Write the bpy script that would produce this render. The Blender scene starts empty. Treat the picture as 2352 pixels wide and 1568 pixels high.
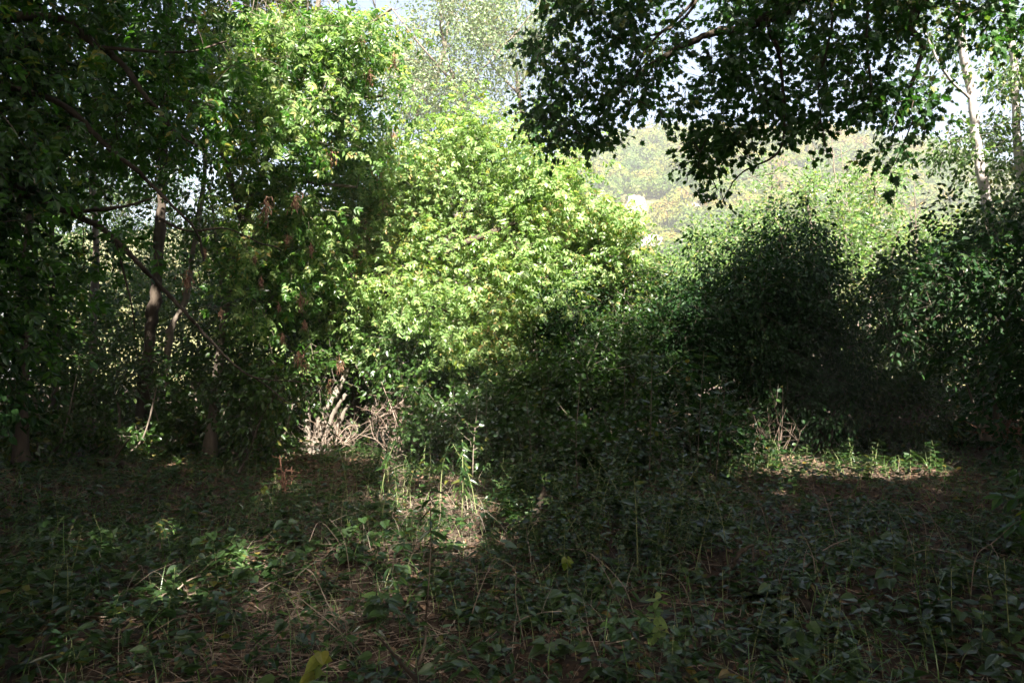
import bpy, math
import numpy as np

R = math.radians
scene = bpy.context.scene
COL = scene.collection
RNG = np.random.RandomState(11)

# ------------------------------------------------------------------ camera
CAM = np.array([0.0, 0.0, 1.6])
F = 1568.0                       # focal length in 2352-wide picture units (24 mm lens)
TH = math.atan(78.0 / F)         # pitched up a little
cd = bpy.data.cameras.new('camera'); cam = bpy.data.objects.new('camera', cd); COL.objects.link(cam)
cd.lens = 24; cd.sensor_width = 36; cd.clip_start = 0.05; cd.clip_end = 3000
cam.location = CAM; cam.rotation_euler = (R(90) + TH, 0, 0)
scene.camera = cam
FW = np.array([0, math.cos(TH), math.sin(TH)]); UP = np.array([0, -math.sin(TH), math.cos(TH)])

def at(x, y, Y):
    """world point that stands Y metres ahead on the sight line x, y (2352 x 1568 units)"""
    d = FW + (x - 1176) / F * np.array([1., 0, 0]) + (784 - y) / F * UP
    return CAM + d * (Y / d[1])

def gz(x, y):
    x = np.asarray(x, float); y = np.asarray(y, float)
    return (0.07 * np.sin(x * .9 + 1.3) * np.cos(y * .7) + 0.05 * np.sin(x * 2.1 + y * 1.7)
            + 0.03 * np.sin(x * 4.3 - y * 3.1 + .5)) * np.clip((60 - np.abs(y)) / 30, 0, 1)

# ------------------------------------------------------------------ light
EL, AZ = R(46), R(169)                                   # the sun stands behind the camera, slightly to its right
SUN = np.array([math.sin(AZ) * math.cos(EL), math.cos(AZ) * math.cos(EL), math.sin(EL)])
sl = bpy.data.lights.new('sun', 'SUN'); so = bpy.data.objects.new('sun', sl); COL.objects.link(so)
sl.energy = 5.0; sl.angle = R(0.53); sl.color = (1, .95, .86)
from mathutils import Vector
so.rotation_euler = Vector((-SUN[0], -SUN[1], -SUN[2])).to_track_quat('-Z', 'Y').to_euler()
so.location = (6, -30, 40)
w = bpy.data.worlds.new('World'); scene.world = w; w.use_nodes = True
nt = w.node_tree; bgn = nt.nodes['Background']
sky = nt.nodes.new('ShaderNodeTexSky'); sky.sky_type = 'NISHITA'; sky.sun_disc = False
sky.sun_elevation = EL; sky.sun_rotation = AZ; sky.dust_density = 7.0; sky.air_density = 1.0; sky.ozone_density = 1.0
nt.links.new(sky.outputs[0], bgn.inputs[0]); bgn.inputs[1].default_value = 0.055
scene.view_settings.view_transform = 'Standard'; scene.view_settings.look = 'None'
scene.view_settings.exposure = 2.8; scene.view_settings.gamma = 1
scene.render.engine = 'CYCLES'
cy = scene.cycles
cy.max_bounces = 7; cy.diffuse_bounces = 4; cy.glossy_bounces = 2; cy.transmission_bounces = 5
cy.caustics_reflective = False; cy.caustics_refractive = False
cy.use_denoising = True
cy.sample_clamp_indirect = 6

# ------------------------------------------------------------------ materials
def ramp(nt, stops, src):
    n = nt.nodes.new('ShaderNodeValToRGB'); e = n.color_ramp.elements
    while len(e) > 1: e.remove(e[-1])
    e[0].position = stops[0][0]; e[0].color = (*stops[0][1], 1)
    for p, c in stops[1:]:
        k = e.new(p); k.color = (*c, 1)
    nt.links.new(src, n.inputs[0]); return n

def new_mat(name):
    m = bpy.data.materials.new(name); m.use_nodes = True
    nt = m.node_tree; nt.nodes.clear()
    out = nt.nodes.new('ShaderNodeOutputMaterial')
    return m, nt, out

def leaf_mat(name, stops, trans=.42, tgain=2.2, rough=.38, spec=.5, patch=.35, scale=.5, isl=1.0):
    m, nt, out = new_mat(name); L = nt.links.new
    geo = nt.nodes.new('ShaderNodeNewGeometry'); tc = nt.nodes.new('ShaderNodeTexCoord')
    noi = nt.nodes.new('ShaderNodeTexNoise'); noi.inputs['Scale'].default_value = scale; noi.inputs['Detail'].default_value = 2
    L(tc.outputs['Object'], noi.inputs['Vector'])
    mx = nt.nodes.new('ShaderNodeMath'); mx.operation = 'MULTIPLY_ADD'
    L(noi.outputs['Fac'], mx.inputs[0]); mx.inputs[1].default_value = patch * 2; mx.inputs[2].default_value = -patch
    ad = nt.nodes.new('ShaderNodeMath'); ad.operation = 'ADD'; ad.use_clamp = True
    iw = nt.nodes.new('ShaderNodeMath'); iw.operation = 'MULTIPLY_ADD'; L(geo.outputs['Random Per Island'], iw.inputs[0]); iw.inputs[1].default_value = isl; iw.inputs[2].default_value = (1 - isl) * .5
    L(mx.outputs[0], ad.inputs[0]); L(iw.outputs[0], ad.inputs[1])
    cr = ramp(nt, stops, ad.outputs[0])
    fine = nt.nodes.new('ShaderNodeTexNoise'); fine.inputs['Scale'].default_value = 60
    L(tc.outputs['Object'], fine.inputs['Vector'])
    hs = nt.nodes.new('ShaderNodeHueSaturation'); L(cr.outputs[0], hs.inputs['Color'])
    mr = nt.nodes.new('ShaderNodeMapRange'); L(fine.outputs['Fac'], mr.inputs[0]); mr.inputs[3].default_value = .7; mr.inputs[4].default_value = 1.3
    L(mr.outputs[0], hs.inputs['Value'])
    p = nt.nodes.new('ShaderNodeBsdfPrincipled'); L(hs.outputs[0], p.inputs['Base Color'])
    p.inputs['Roughness'].default_value = rough; p.inputs['Specular IOR Level'].default_value = spec
    t = nt.nodes.new('ShaderNodeBsdfTranslucent')
    g = nt.nodes.new('ShaderNodeMixRGB'); g.blend_type = 'MULTIPLY'; g.inputs[0].default_value = 1
    g.inputs[2].default_value = (tgain * .9, tgain, tgain * .5, 1); L(hs.outputs[0], g.inputs[1]); L(g.outputs[0], t.inputs['Color'])
    ms = nt.nodes.new('ShaderNodeMixShader'); ms.inputs[0].default_value = trans
    L(p.outputs[0], ms.inputs[1]); L(t.outputs[0], ms.inputs[2]); L(ms.outputs[0], out.inputs['Surface'])
    return m

def rough_mat(name, stops, scale=8, stretch=(1, 1, 1), rough=.9, bump=.4, island=0.0, detail=6):
    m, nt, out = new_mat(name); L = nt.links.new
    tc = nt.nodes.new('ShaderNodeTexCoord'); mp = nt.nodes.new('ShaderNodeMapping'); mp.inputs['Scale'].default_value = stretch
    L(tc.outputs['Object'], mp.inputs[0])
    noi = nt.nodes.new('ShaderNodeTexNoise'); noi.inputs['Scale'].default_value = scale; noi.inputs['Detail'].default_value = detail
    noi.inputs['Roughness'].default_value = .65
    L(mp.outputs[0], noi.inputs['Vector'])
    src = noi.outputs['Fac']
    if island:
        geo = nt.nodes.new('ShaderNodeNewGeometry'); mi = nt.nodes.new('ShaderNodeMix'); mi.inputs[0].default_value = island
        L(src, mi.inputs[2]); L(geo.outputs['Random Per Island'], mi.inputs[3]); src = mi.outputs[0]
    cr = ramp(nt, stops, src)
    p = nt.nodes.new('ShaderNodeBsdfPrincipled'); L(cr.outputs[0], p.inputs['Base Color'])
    p.inputs['Roughness'].default_value = rough; p.inputs['Specular IOR Level'].default_value = .25
    if bump:
        b = nt.nodes.new('ShaderNodeBump'); b.inputs['Strength'].default_value = bump; b.inputs['Distance'].default_value = .03
        L(noi.outputs['Fac'], b.inputs['Height']); L(b.outputs[0], p.inputs['Normal'])
    L(p.outputs[0], out.inputs['Surface'])
    return m

M = {}
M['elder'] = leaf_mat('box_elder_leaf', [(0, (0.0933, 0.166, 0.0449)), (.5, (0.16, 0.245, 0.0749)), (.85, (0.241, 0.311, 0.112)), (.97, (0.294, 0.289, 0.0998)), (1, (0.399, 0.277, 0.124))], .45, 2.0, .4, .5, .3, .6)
M['elder_dark'] = leaf_mat('shaded_box_elder_leaf', [(0, (0.0255, 0.0723, 0.0102)), (.6, (0.0425, 0.111, 0.0153)), (.93, (0.0595, 0.136, 0.0187)), (.97, (0.145, 0.17, 0.0255)), (1, (0.204, 0.162, 0.034))], .45, 2.4, .36, .5, .2, .6)  # darker copy of the box elder leaf, shade put into its colour
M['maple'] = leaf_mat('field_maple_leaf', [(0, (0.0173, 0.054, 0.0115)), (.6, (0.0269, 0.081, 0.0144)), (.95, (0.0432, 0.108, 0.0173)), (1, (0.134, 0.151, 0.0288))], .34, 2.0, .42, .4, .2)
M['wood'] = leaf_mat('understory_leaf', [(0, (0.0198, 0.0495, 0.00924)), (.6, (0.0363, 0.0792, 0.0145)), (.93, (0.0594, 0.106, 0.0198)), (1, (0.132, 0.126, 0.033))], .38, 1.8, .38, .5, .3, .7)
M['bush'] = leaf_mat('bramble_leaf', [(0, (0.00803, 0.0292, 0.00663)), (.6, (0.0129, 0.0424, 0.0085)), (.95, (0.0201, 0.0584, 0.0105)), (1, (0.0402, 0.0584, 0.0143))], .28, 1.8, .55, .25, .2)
M['poplar'] = leaf_mat('poplar_leaf', [(0, (0.0855, 0.132, 0.06)), (.5, (0.142, 0.199, 0.1)), (.9, (0.193, 0.24, 0.13)), (1, (0.285, 0.274, 0.12))], .35, 1.5, .4, .5, .25)
M['willow'] = leaf_mat('willow_leaf', [(0, (0.0563, 0.116, 0.0302)), (.5, (0.0966, 0.173, 0.0432)), (.9, (0.145, 0.222, 0.0605)), (1, (0.241, 0.242, 0.0691))], .38, 1.7, .4, .5, .3, .5)
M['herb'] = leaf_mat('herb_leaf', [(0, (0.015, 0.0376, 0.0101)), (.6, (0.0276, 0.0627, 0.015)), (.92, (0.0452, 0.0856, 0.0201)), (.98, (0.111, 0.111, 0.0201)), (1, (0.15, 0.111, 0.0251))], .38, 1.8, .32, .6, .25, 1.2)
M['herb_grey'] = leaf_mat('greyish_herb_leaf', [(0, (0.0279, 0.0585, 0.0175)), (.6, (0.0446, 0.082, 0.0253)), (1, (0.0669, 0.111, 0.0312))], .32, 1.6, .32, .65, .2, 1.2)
M['yellowing'] = leaf_mat('yellowing_leaf', [(0, (.09, .15, .02)), (.6, (.16, .2, .03)), (1, (.25, .23, .04))], .42, 1.8, .4, .5, .2)
M['hill'] = leaf_mat('hill_leaf', [(0, (0.0261, 0.056, 0.00672)), (.28, (0.0469, 0.0842, 0.00808)), (.55, (0.088, 0.112, 0.0107)), (.76, (0.13, 0.123, 0.0134)), (.9, (0.156, 0.106, 0.0162)), (1, (0.135, 0.0673, 0.0121))], .3, 1.3, .6, .3, .95, .1, .3)
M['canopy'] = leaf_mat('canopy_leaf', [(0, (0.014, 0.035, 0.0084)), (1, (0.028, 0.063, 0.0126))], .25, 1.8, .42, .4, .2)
M['bark'] = rough_mat('dark_bark', [(.3, (0.024, 0.0176, 0.0128)), (.7, (0.088, 0.068, 0.0496))], 7, (1, 1, .25), .92, .6)
M['bark_grey'] = rough_mat('grey_bark', [(.3, (.07, .055, .042)), (.7, (.22, .18, .14))], 7, (1, 1, .25), .9, .6)
M['bark_pale'] = rough_mat('pale_bark', [(.25, (0.072, 0.054, 0.0405)), (.5, (0.162, 0.135, 0.108)), (.75, (0.225, 0.194, 0.162))], 5, (1, 1, .35), .85, .6)
M['bark_birch'] = rough_mat('white_bark', [(.28, (0.049, 0.035, 0.028)), (.38, (0.294, 0.252, 0.224)), (.62, (0.434, 0.399, 0.364)), (.8, (0.385, 0.231, 0.14))], 3.2, (1, 1, 1.6), .8, .35)
M['bark_red'] = rough_mat('reddish_bark', [(.3, (.1, .045, .03)), (.7, (.3, .15, .1))], 8, (1, 1, .25), .9, .6)
M['twig'] = rough_mat('dead_twig', [(.3, (0.128, 0.088, 0.064)), (.7, (0.288, 0.224, 0.176))], 20, (1, 1, 1), .9, 0, .5)
M['litter'] = rough_mat('fallen_leaf', [(0, (0.0343, 0.0195, 0.013)), (.35, (0.0784, 0.044, 0.0259)), (.7, (0.137, 0.0832, 0.0518)), (1, (0.206, 0.133, 0.0778))], 3, (1, 1, 1), .75, 0, .75)
M['straw'] = rough_mat('dry_grass_blade', [(0, (0.0836, 0.0613, 0.0442)), (.5, (0.188, 0.151, 0.113)), (1, (0.314, 0.267, 0.201))], 3, (1, 1, 1), .7, 0, .75)
M['grass'] = leaf_mat('green_grass_blade', [(0, (.05, .11, .02)), (1, (.12, .2, .05))], .35, 1.6, .35, .5, .2)
M['soil'] = rough_mat('soil', [(.3, (0.0224, 0.0152, 0.0102)), (.55, (0.06, 0.04, 0.0281)), (.8, (0.12, 0.08, 0.0553))], 5, (1, 1, 1), .95, .8, 0, 10)
M['stem'] = rough_mat('green_stem', [(.3, (.12, .15, .05)), (.7, (.28, .3, .14))], 6, (1, 1, 1), .6, 0, .4)
M['seed'] = rough_mat('dry_seed_wing', [(0, (0.112, 0.049, 0.028)), (.5, (0.238, 0.126, 0.077)), (1, (0.35, 0.224, 0.14))], 3, (1, 1, 1), .7, 0, .8)
M['hillground'] = rough_mat('hill_grass', [(.3, (0.072, 0.084, 0.024)), (.7, (0.144, 0.126, 0.048))], .08, (1, 1, 1), .95, 0)
M['rock'] = rough_mat('pale_rock', [(.25, (.13, .1, .09)), (.45, (.38, .32, .29)), (.7, (.55, .48, .44))], .5, (1, 1, 2.2), .9, .5, 0, 10)

# ------------------------------------------------------------------ mesh helpers
def nrm(v):
    return v / np.maximum(np.linalg.norm(v, axis=-1, keepdims=True), 1e-9)

class Tmpl:
    def __init__(s, V, polys):
        s.V = np.array(V, float); s.loops = np.concatenate([np.array(p) for p in polys]); s.counts = np.array([len(p) for p in polys])

class MB:
    def __init__(s): s.V = []; s.Lp = []; s.C = []; s.Mi = []; s.n = 0
    def add(s, V, loops, counts, mi=0):
        s.V.append(V); s.Lp.append(loops + s.n); s.C.append(counts); s.Mi.append(np.full(len(counts), mi, np.int32)); s.n += len(V)
    def inst(s, T, P, X, Y, Z, sc, mi=0):
        k = len(P)
        if not k: return
        sc = np.asarray(sc).reshape(-1, 1, 1) * np.ones((k, 1, 1))
        V = P[:, None] + sc * (T.V[None, :, 0:1] * X[:, None] + T.V[None, :, 1:2] * Y[:, None] + T.V[None, :, 2:3] * Z[:, None])
        m = len(T.V)
        lo = (T.loops[None] + np.arange(k)[:, None] * m).ravel()
        s.add(V.reshape(-1, 3), lo, np.tile(T.counts, k), mi)
    def tube(s, path, rad, sides=6, mi=0, wob=0, rng=None):
        path = np.asarray(path, float); n = len(path); rad = np.broadcast_to(np.asarray(rad, float), (n,))
        t = nrm(np.gradient(path, axis=0))
        ref = np.array([0, 1., 0]) if abs(t[0, 1]) < .8 else np.array([1., 0, 0])
        u = nrm(np.cross(t, ref)); v = np.cross(t, u)
        a = np.arange(sides) * 2 * math.pi / sides
        rr = rad[:, None] * np.ones((1, sides))
        if wob:
            rr = rr * (1 + wob * (rng.rand(n, sides) - .5) + wob * .8 * np.sin(a * 2 + 1)[None] * np.sin(np.arange(n) * .7)[:, None])
        V = path[:, None] + rr[..., None] * (np.cos(a)[None, :, None] * u[:, None] + np.sin(a)[None, :, None] * v[:, None])
        i = np.arange(n - 1)[:, None] * sides; j = np.arange(sides)[None]; j2 = (j + 1) % sides
        q = np.stack([i + j, i + j2, i + j2 + sides, i + j + sides], -1).reshape(-1)
        s.add(V.reshape(-1, 3), q, np.full((n - 1) * sides, 4), mi)
        s.add(V[-1], np.arange(sides), np.array([sides]), mi)
    def build(s, name, mats, parent=None, smooth=False, origin=None):
        V = np.concatenate(s.V).astype(np.float32)
        if origin is not None: V = V - np.asarray(origin, np.float32)
        lo = np.concatenate(s.Lp).astype(np.int32); c = np.concatenate(s.C).astype(np.int32); mi = np.concatenate(s.Mi)
        me = bpy.data.meshes.new(name)
        me.vertices.add(len(V)); me.vertices.foreach_set('co', V.ravel())
        me.loops.add(len(lo)); me.polygons.add(len(c))
        st = np.zeros(len(c), np.int32); st[1:] = np.cumsum(c)[:-1]
        me.polygons.foreach_set('loop_start', st); me.loops.foreach_set('vertex_index', lo)
        if not isinstance(mats, (list, tuple)): mats = [mats]
        for m in mats: me.materials.append(m)
        me.polygons.foreach_set('material_index', mi)
        me.update(calc_edges=True)
        if not smooth: me.shade_flat()
        o = bpy.data.objects.new(name, me); COL.objects.link(o)
        if parent is not None: o.parent = parent
        elif origin is not None: o.location = origin
        return o

def tag(o, label=None, cat=None, group=None, kind=None):
    if label: o['label'] = label
    if cat: o['category'] = cat
    if group: o['group'] = group
    if kind: o['kind'] = kind
    return o
def empty(name, loc, label, cat, group=None):
    o = bpy.data.objects.new(name, None); COL.objects.link(o); o.location = loc; o.empty_display_size = .2
    return tag(o, label, cat, group)
def copy_tree(o, loc, rz, s, label=None, group=None, tilt=(0, 0)):
    c = o.copy(); COL.objects.link(c); c.location = loc; c.rotation_euler = (tilt[0], tilt[1], rz); c.scale = (s, s, s)
    if label: c['label'] = label
    if group: c['group'] = group
    for ch in KIDS.get(o.name, list(o.children)):
        d = ch.copy(); COL.objects.link(d); d.parent = c
    return c
KIDS = {}

def smooth_path(P, per=6):
    P = np.asarray(P, float)
    if len(P) == 2: 
        t = np.linspace(0, 1, per + 1)[:, None]; return P[0] * (1 - t) + P[1] * t
    Q = np.vstack([2 * P[0] - P[1], P, 2 * P[-1] - P[-2]]); out = []
    for i in range(1, len(Q) - 2):
        t = np.linspace(0, 1, per, endpoint=False)[:, None]
        a, b, c, d = Q[i - 1], Q[i], Q[i + 1], Q[i + 2]
        out.append(.5 * (2 * b + (c - a) * t + (2 * a - 5 * b + 4 * c - d) * t ** 2 + (3 * b - a - 3 * c + d) * t ** 3))
    out.append(P[-1:]); return np.vstack(out)

# ------------------------------------------------------------------ leaf shapes (length 1 along y)
DIAMOND = Tmpl([(0, 0, 0), (-.29, .42, .08), (0, 1, -.06), (.29, .42, .08)], [(0, 2, 1), (0, 3, 2)])
def leaf_outline(half, fold=.12, curl=-.12):
    n = len(half); V = []
    for x, y in half: V.append((x, y, abs(x) * fold * 2 + curl * y * y))
    for x, y in half[1:-1][::-1]: V.append((-x, y, abs(x) * fold * 2 + curl * y * y))
    m = len(V)
    return Tmpl(V, [tuple(range(n)), tuple([n - 1] + list(range(n, m)) + [0])])
OVATE = leaf_outline([(0, 0), (.22, .1), (.33, .3), (.29, .55), (.15, .8), (0, 1)])
ROUND = leaf_outline([(0, 0), (.3, .05), (.44, .3), (.42, .58), (.22, .86), (0, 1)])
OVAL6 = leaf_outline([(0, 0), (.25, .22), (.24, .6), (0, 1)])
LANCE = leaf_outline([(0, 0), (.1, .15), (.14, .4), (.08, .75), (0, 1)], .1, -.25)
NARROW = Tmpl([(0, 0, 0), (-.12, .45, .03), (0, 1, -.1), (.12, .45, .03)], [(0, 2, 1), (0, 3, 2)])
HEART = leaf_outline([(0, .08), (.2, 0), (.4, .14), (.42, .38), (.27, .68), (0, 1)], .1, -.2)
MAPLE = leaf_outline([(0, 0), (.26, -.04), (.24, .16), (.5, .3), (.3, .42), (.34, .74), (.14, .66), (0, 1)], .08, -.1)
def compound(pairs, ll, w=.3):
    V = []; Pl = []
    def leaflet(bx, by, ang, L, dz):
        c, s_ = math.cos(ang), math.sin(ang); b = len(V)
        for x, y, z in [(0, 0, 0), (w * .8, .25, .05), (w * .85, .55, .05), (0, 1, -.12), (-w * .85, .55, .05), (-w * .8, .25, .05)]:
            x *= L; y *= L
            V.append((bx + x * c + y * s_, by - x * s_ + y * c, z * L - dz * (y / L) * L))
        Pl.extend([(b, b + 1, b + 2, b + 3), (b, b + 3, b + 4, b + 5)])
    for i, y in enumerate(pairs):
        leaflet(.01, y, R(58), ll, .35); leaflet(-.01, y, R(-58), ll, .35)
    leaflet(0, 1 - ll, 0, ll * 1.1, .2)
    r = .008; b = len(V); V.extend([(-r, 0, 0), (r, 0, 0), (r, 1 - ll, 0), (-r, 1 - ll, 0)]); Pl.append((b, b + 1, b + 2, b + 3))
    return Tmpl(V, Pl)
ELDER = compound((.3, .62), .44, .27)
PINNATE = compound((.2, .35, .5, .65), .3, .3)
SAMARA = Tmpl([(0, 0, 0), (-.12, .35, .02), (-.1, .9, .05), (.04, 1, .02), (.12, .5, 0)], [(0, 4, 3, 2, 1)])

def unit(rng, k): return nrm(rng.randn(k, 3))
def place_leaves(mb, T, P, D, size, rng, droop=.5, flat=1.0, jit=.6, mi=0, var=.3):
    k = len(P)
    Y = nrm(D + jit * unit(rng, k) + np.array([0, 0, -droop]))
    N = nrm(np.array([0, 0, flat]) + .8 * unit(rng, k))
    X = nrm(np.cross(Y, N)); Z = np.cross(X, Y)
    mb.inst(T, P, X, Y, Z, size * (1 - var + 2 * var * rng.rand(k)), mi)

# ------------------------------------------------------------------ chosen sunlit spots; leaves in their sun path are cut from the canopy
ZONES = []
def zone(x, y, Y, r): ZONES.append((at(x, y, Y), r))
def shades(P, margin=0.0):
    """True where a leaf clump at P would keep the sun off one of the chosen sunlit spots"""
    bad = np.zeros(len(P), bool)
    for c, r in ZONES:
        wv = P - c; t = wv @ SUN; d = np.linalg.norm(wv - t[:, None] * SUN, axis=1)
        bad |= (t > .5) & (d < r + margin)
    return bad

# ------------------------------------------------------------------ trees and shrubs
def E(x, y, Y, rx, ry, dep):
    return at(x, y, Y), np.array([rx * Y / F, dep, ry * Y / F])

def sample_blobs(blobs, n, rng, shell=.45):
    vol = np.array([np.prod(r) ** .75 for c, r in blobs]); k = rng.choice(len(blobs), n, p=vol / vol.sum())
    c = np.array([b[0] for b in blobs])[k]; r = np.array([b[1] for b in blobs])[k]
    d = unit(rng, n); q = rng.rand(n, 1) ** shell
    return c + d * q * r, d, k

def tree(name, label, cat, stems, clumps, per, cr, T, ln, leaf, bark, seed=1, droop=.5, flat=1.0, twig=.012, group=None, shell=.45,
         mask=None, pts=None, twigs=True, sides=9, jit=.6, hang=0.0, base=None, sag=.12, leaf2=None, p2=0.0, stem_wob=.22, edge_len=1.0, thin=None):
    """stems: list of (points, r0, r1); clumps: (blobs, n); a tree is trunk, limbs and one crown"""
    rng = np.random.RandomState(seed)
    paths = []
    for P, r0, r1 in stems:
        Q = smooth_path(P, 7); n = len(Q)
        Q[1:-1] += rng.randn(n - 2, 3) * (.1 * r0) * np.array([1, 1, .3])
        paths.append((Q, r0 + (r1 - r0) * np.linspace(0, 1, n) ** .8))
    b0 = np.array(stems[0][0][0], float) if base is None else np.array(base, float)
    root = empty(name, b0, label, cat, group)
    for i, (Q, r) in enumerate(paths):
        mb = MB(); r = r.copy()
        if i == 0: r[:4] *= np.array([2.0, 1.45, 1.18, 1.05])
        mb.tube(Q, r, sides, 0, stem_wob, rng)
        mb.build('trunk' if i == 0 else 'limb', bark, root, True, b0)
    # clump centres
    if pts is None:
        blobs, n = clumps
        C, D, _ = sample_blobs(blobs, n, rng, shell)
    else:
        C = pts; D = unit(rng, len(C))
    C = C + rng.randn(*C.shape) * cr * .3
    if pts is None:
        k = rng.rand(len(C)) < .1; C[k] += D[k] * rng.uniform(.2, .7, (k.sum(), 1)) * (.5 + cr)
    if mask is not None:
        k = mask(C); C, D = C[k], D[k]
    C[:, 2] = np.maximum(C[:, 2], .15)
    nodes = np.vstack([p for p, _ in paths]); 
    mb = MB()
    dn = np.array([np.min(np.sum((nodes - c) ** 2, 1)) for c in C]) if len(C) else []
    order = np.argsort(dn)
    LP, LD = [], []
    N = np.zeros((len(nodes) + 5 * len(C) + 5, 3)); N[:len(nodes)] = nodes; nn = len(nodes)
    for i in order:
        c = C[i]
        if twigs:
            k = np.argmin(np.sum((N[:nn] - c) ** 2, 1)); a = N[k]
            m = (a + c) / 2 + np.array([0, 0, 1]) * np.linalg.norm(c - a) * sag + rng.randn(3) * .08 * np.linalg.norm(c - a)
            t = np.linspace(0, 1, 6)[:, None]
            path = a * (1 - t) ** 2 + 2 * m * t * (1 - t) + c * t ** 2
            dist = np.linalg.norm(c - a)
            mb.tube(path, np.linspace(twig * min(1.6, .5 + dist * .6), twig * .25, 6), 4, 1)
            N[nn:nn + 4] = path[2:]; nn += 4
            tip = nrm((path[-1] - path[-2])[None])[0]
        else: tip = D[i]
        q = rng.randn(per, 3) * cr * .5 * np.array([1, 1, .75])
        if hang: q[:, 2] -= np.abs(rng.randn(per)) * hang
        # leaves sit on short shoots, not in a ball
        sh = nrm(rng.randn(5, 3) + tip * .8 + np.array([0, 0, -droop * .3]))
        s_ = rng.randint(0, 5, per); u = rng.rand(per, 1)
        P = c + sh[s_] * u * cr * 1.5 + q * .35
        LP.append(P); LD.append(sh[s_] + nrm(q) * .7)
        if twigs:
            for d_ in sh[:3]:
                mb.tube(np.array([c, c + d_ * cr * .75, c + d_ * cr * 1.45 + np.array([0, 0, -.1 * cr])]), np.array([twig * .3, twig * .22, twig * .12]), 3, 1)
    P = np.vstack(LP); D = np.vstack(LD)
    if thin is not None:
        k = thin(P); P, D = P[k], D[k]
    P[:, 2] = np.maximum(P[:, 2], .06)
    if leaf2 is not None:
        k = rng.rand(len(P)) < p2
        place_leaves(mb, T, P[k], D[k], ln, rng, droop, flat, jit, 2)
        place_leaves(mb, T, P[~k], D[~k], ln, rng, droop, flat, jit, 0)
        mats = [leaf, bark, leaf2]
    else:
        place_leaves(mb, T, P, D, ln, rng, droop, flat, jit, 0); mats = [leaf, bark]
    mb.build('crown', mats, root, False, b0)
    return root
# ------------------------------------------------------------------ ground, hill
def grid_mesh(name, X, Y, Z, mat, smooth=True):
    ny, nx = X.shape; mb = MB()
    V = np.stack([X, Y, Z], -1).reshape(-1, 3)
    i = (np.arange(ny - 1)[:, None] * nx + np.arange(nx - 1)[None]).ravel()
    q = np.stack([i, i + 1, i + nx + 1, i + nx], -1).ravel()
    mb.add(V, q, np.full(len(i), 4)); return mb.build(name, mat, None, smooth)

def spaced(n, far, near):
    t = np.linspace(-1, 1, n); return np.sign(t) * (np.abs(t) ** 3.2 * (far - near) + np.abs(t) * near)
gx, gy = np.meshgrid(spaced(240, 700, 22), spaced(240, 700, 22) + 8)
g = grid_mesh('ground', gx, gy, gz(gx, gy) + .02 * np.sin(gx * 9) * np.sin(gy * 8.3) * (np.abs(gy - 8) < 25), M['soil']); tag(g, kind='structure')

RX = np.array([-600, 300, 700, 950, 1200, 1340, 1400, 1480, 1560, 1700, 1850, 1960, 2080, 2150, 2240, 2352, 2600, 3200], float)
RY = np.array([560, 520, 480, 430, 400, 352, 330, 308, 297, 299, 300, 308, 328, 340, 372, 400, 470, 600], float)
Y0, Y1 = 95.0, 225.0
def hill_h(a, y):
    xd = 1176 + F * a
    yr = np.interp(xd, RX, RY); ht = 1.6 + (862 - yr) / F * Y1 * 1.0
    t = np.clip((y - Y0) / (Y1 - Y0), 0, 1.6)
    prof = np.where(t < 1, t ** 1.15, 1 - .3 * (t - 1))
    x = a * y
    bumps = 1.8 * np.sin(x * .11 + 1) * np.sin(y * .13) + 1.0 * np.sin(x * .27 + y * .21) + .8 * np.sin(x * .05 - y * .33)
    return -1.2 + ht * prof + bumps * np.clip(t * 3, 0, 1) * np.clip(1.25 - t, .1, 1)
ha, hy = np.meshgrid(np.linspace(-.7, 1.2, 150), np.linspace(Y0 - 3, 300, 110))
h = grid_mesh('hill', ha * hy, hy, hill_h(ha, hy), M['hillground']); tag(h, kind='structure')

def hill_forest():
    rng = np.random.RandomState(5); n = 4200
    a = rng.uniform(-.12, .86, n); y = Y0 + 4 + (Y1 + 6 - Y0) * rng.rand(n)
    keep = np.ones(n, bool)
    for c, r in ROCKS:
        xd = 1176 + F * a; P = np.stack([a * y, y, hill_h(a, y)], 1)
        keep &= ~((np.abs(P[:, 0] - c[0]) < r[0] * .95) & (y > c[1] - 9) & (y < c[1] + 2))
    a, y = a[keep], y[keep]; n = len(a)
    x = a * y; z = hill_h(a, y)
    rad = rng.uniform(1.4, 3.9, n) ** 1.0; k = 110
    d = unit(rng, n * k); d[:, 2] = np.abs(d[:, 2]) * 1.1 - .25
    lump = 1 + .25 * np.sin(d[:, 0] * 5 + np.repeat(a * 900, k)) * np.cos(d[:, 2] * 6)
    P = np.repeat(np.stack([x, y, z + rad * .9], 1), k, 0) + d * np.repeat(rad, k)[:, None] * (lump * (.75 + .25 * rng.rand(n * k)))[:, None]
    Y_ = nrm(np.cross(d, unit(rng, n * k))); N_ = nrm(d + .45 * unit(rng, n * k)); X_ = nrm(np.cross(Y_, N_)); mb = MB(); mb.inst(DIAMOND, P, X_, Y_, np.cross(X_, Y_), rng.uniform(.6, 1.3, n * k))
    o = mb.build('hillside_forest', M['hill']); tag(o, kind='stuff')
    o['label'] = 'pale sunlit early autumn woodland covering the far hillside'

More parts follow.
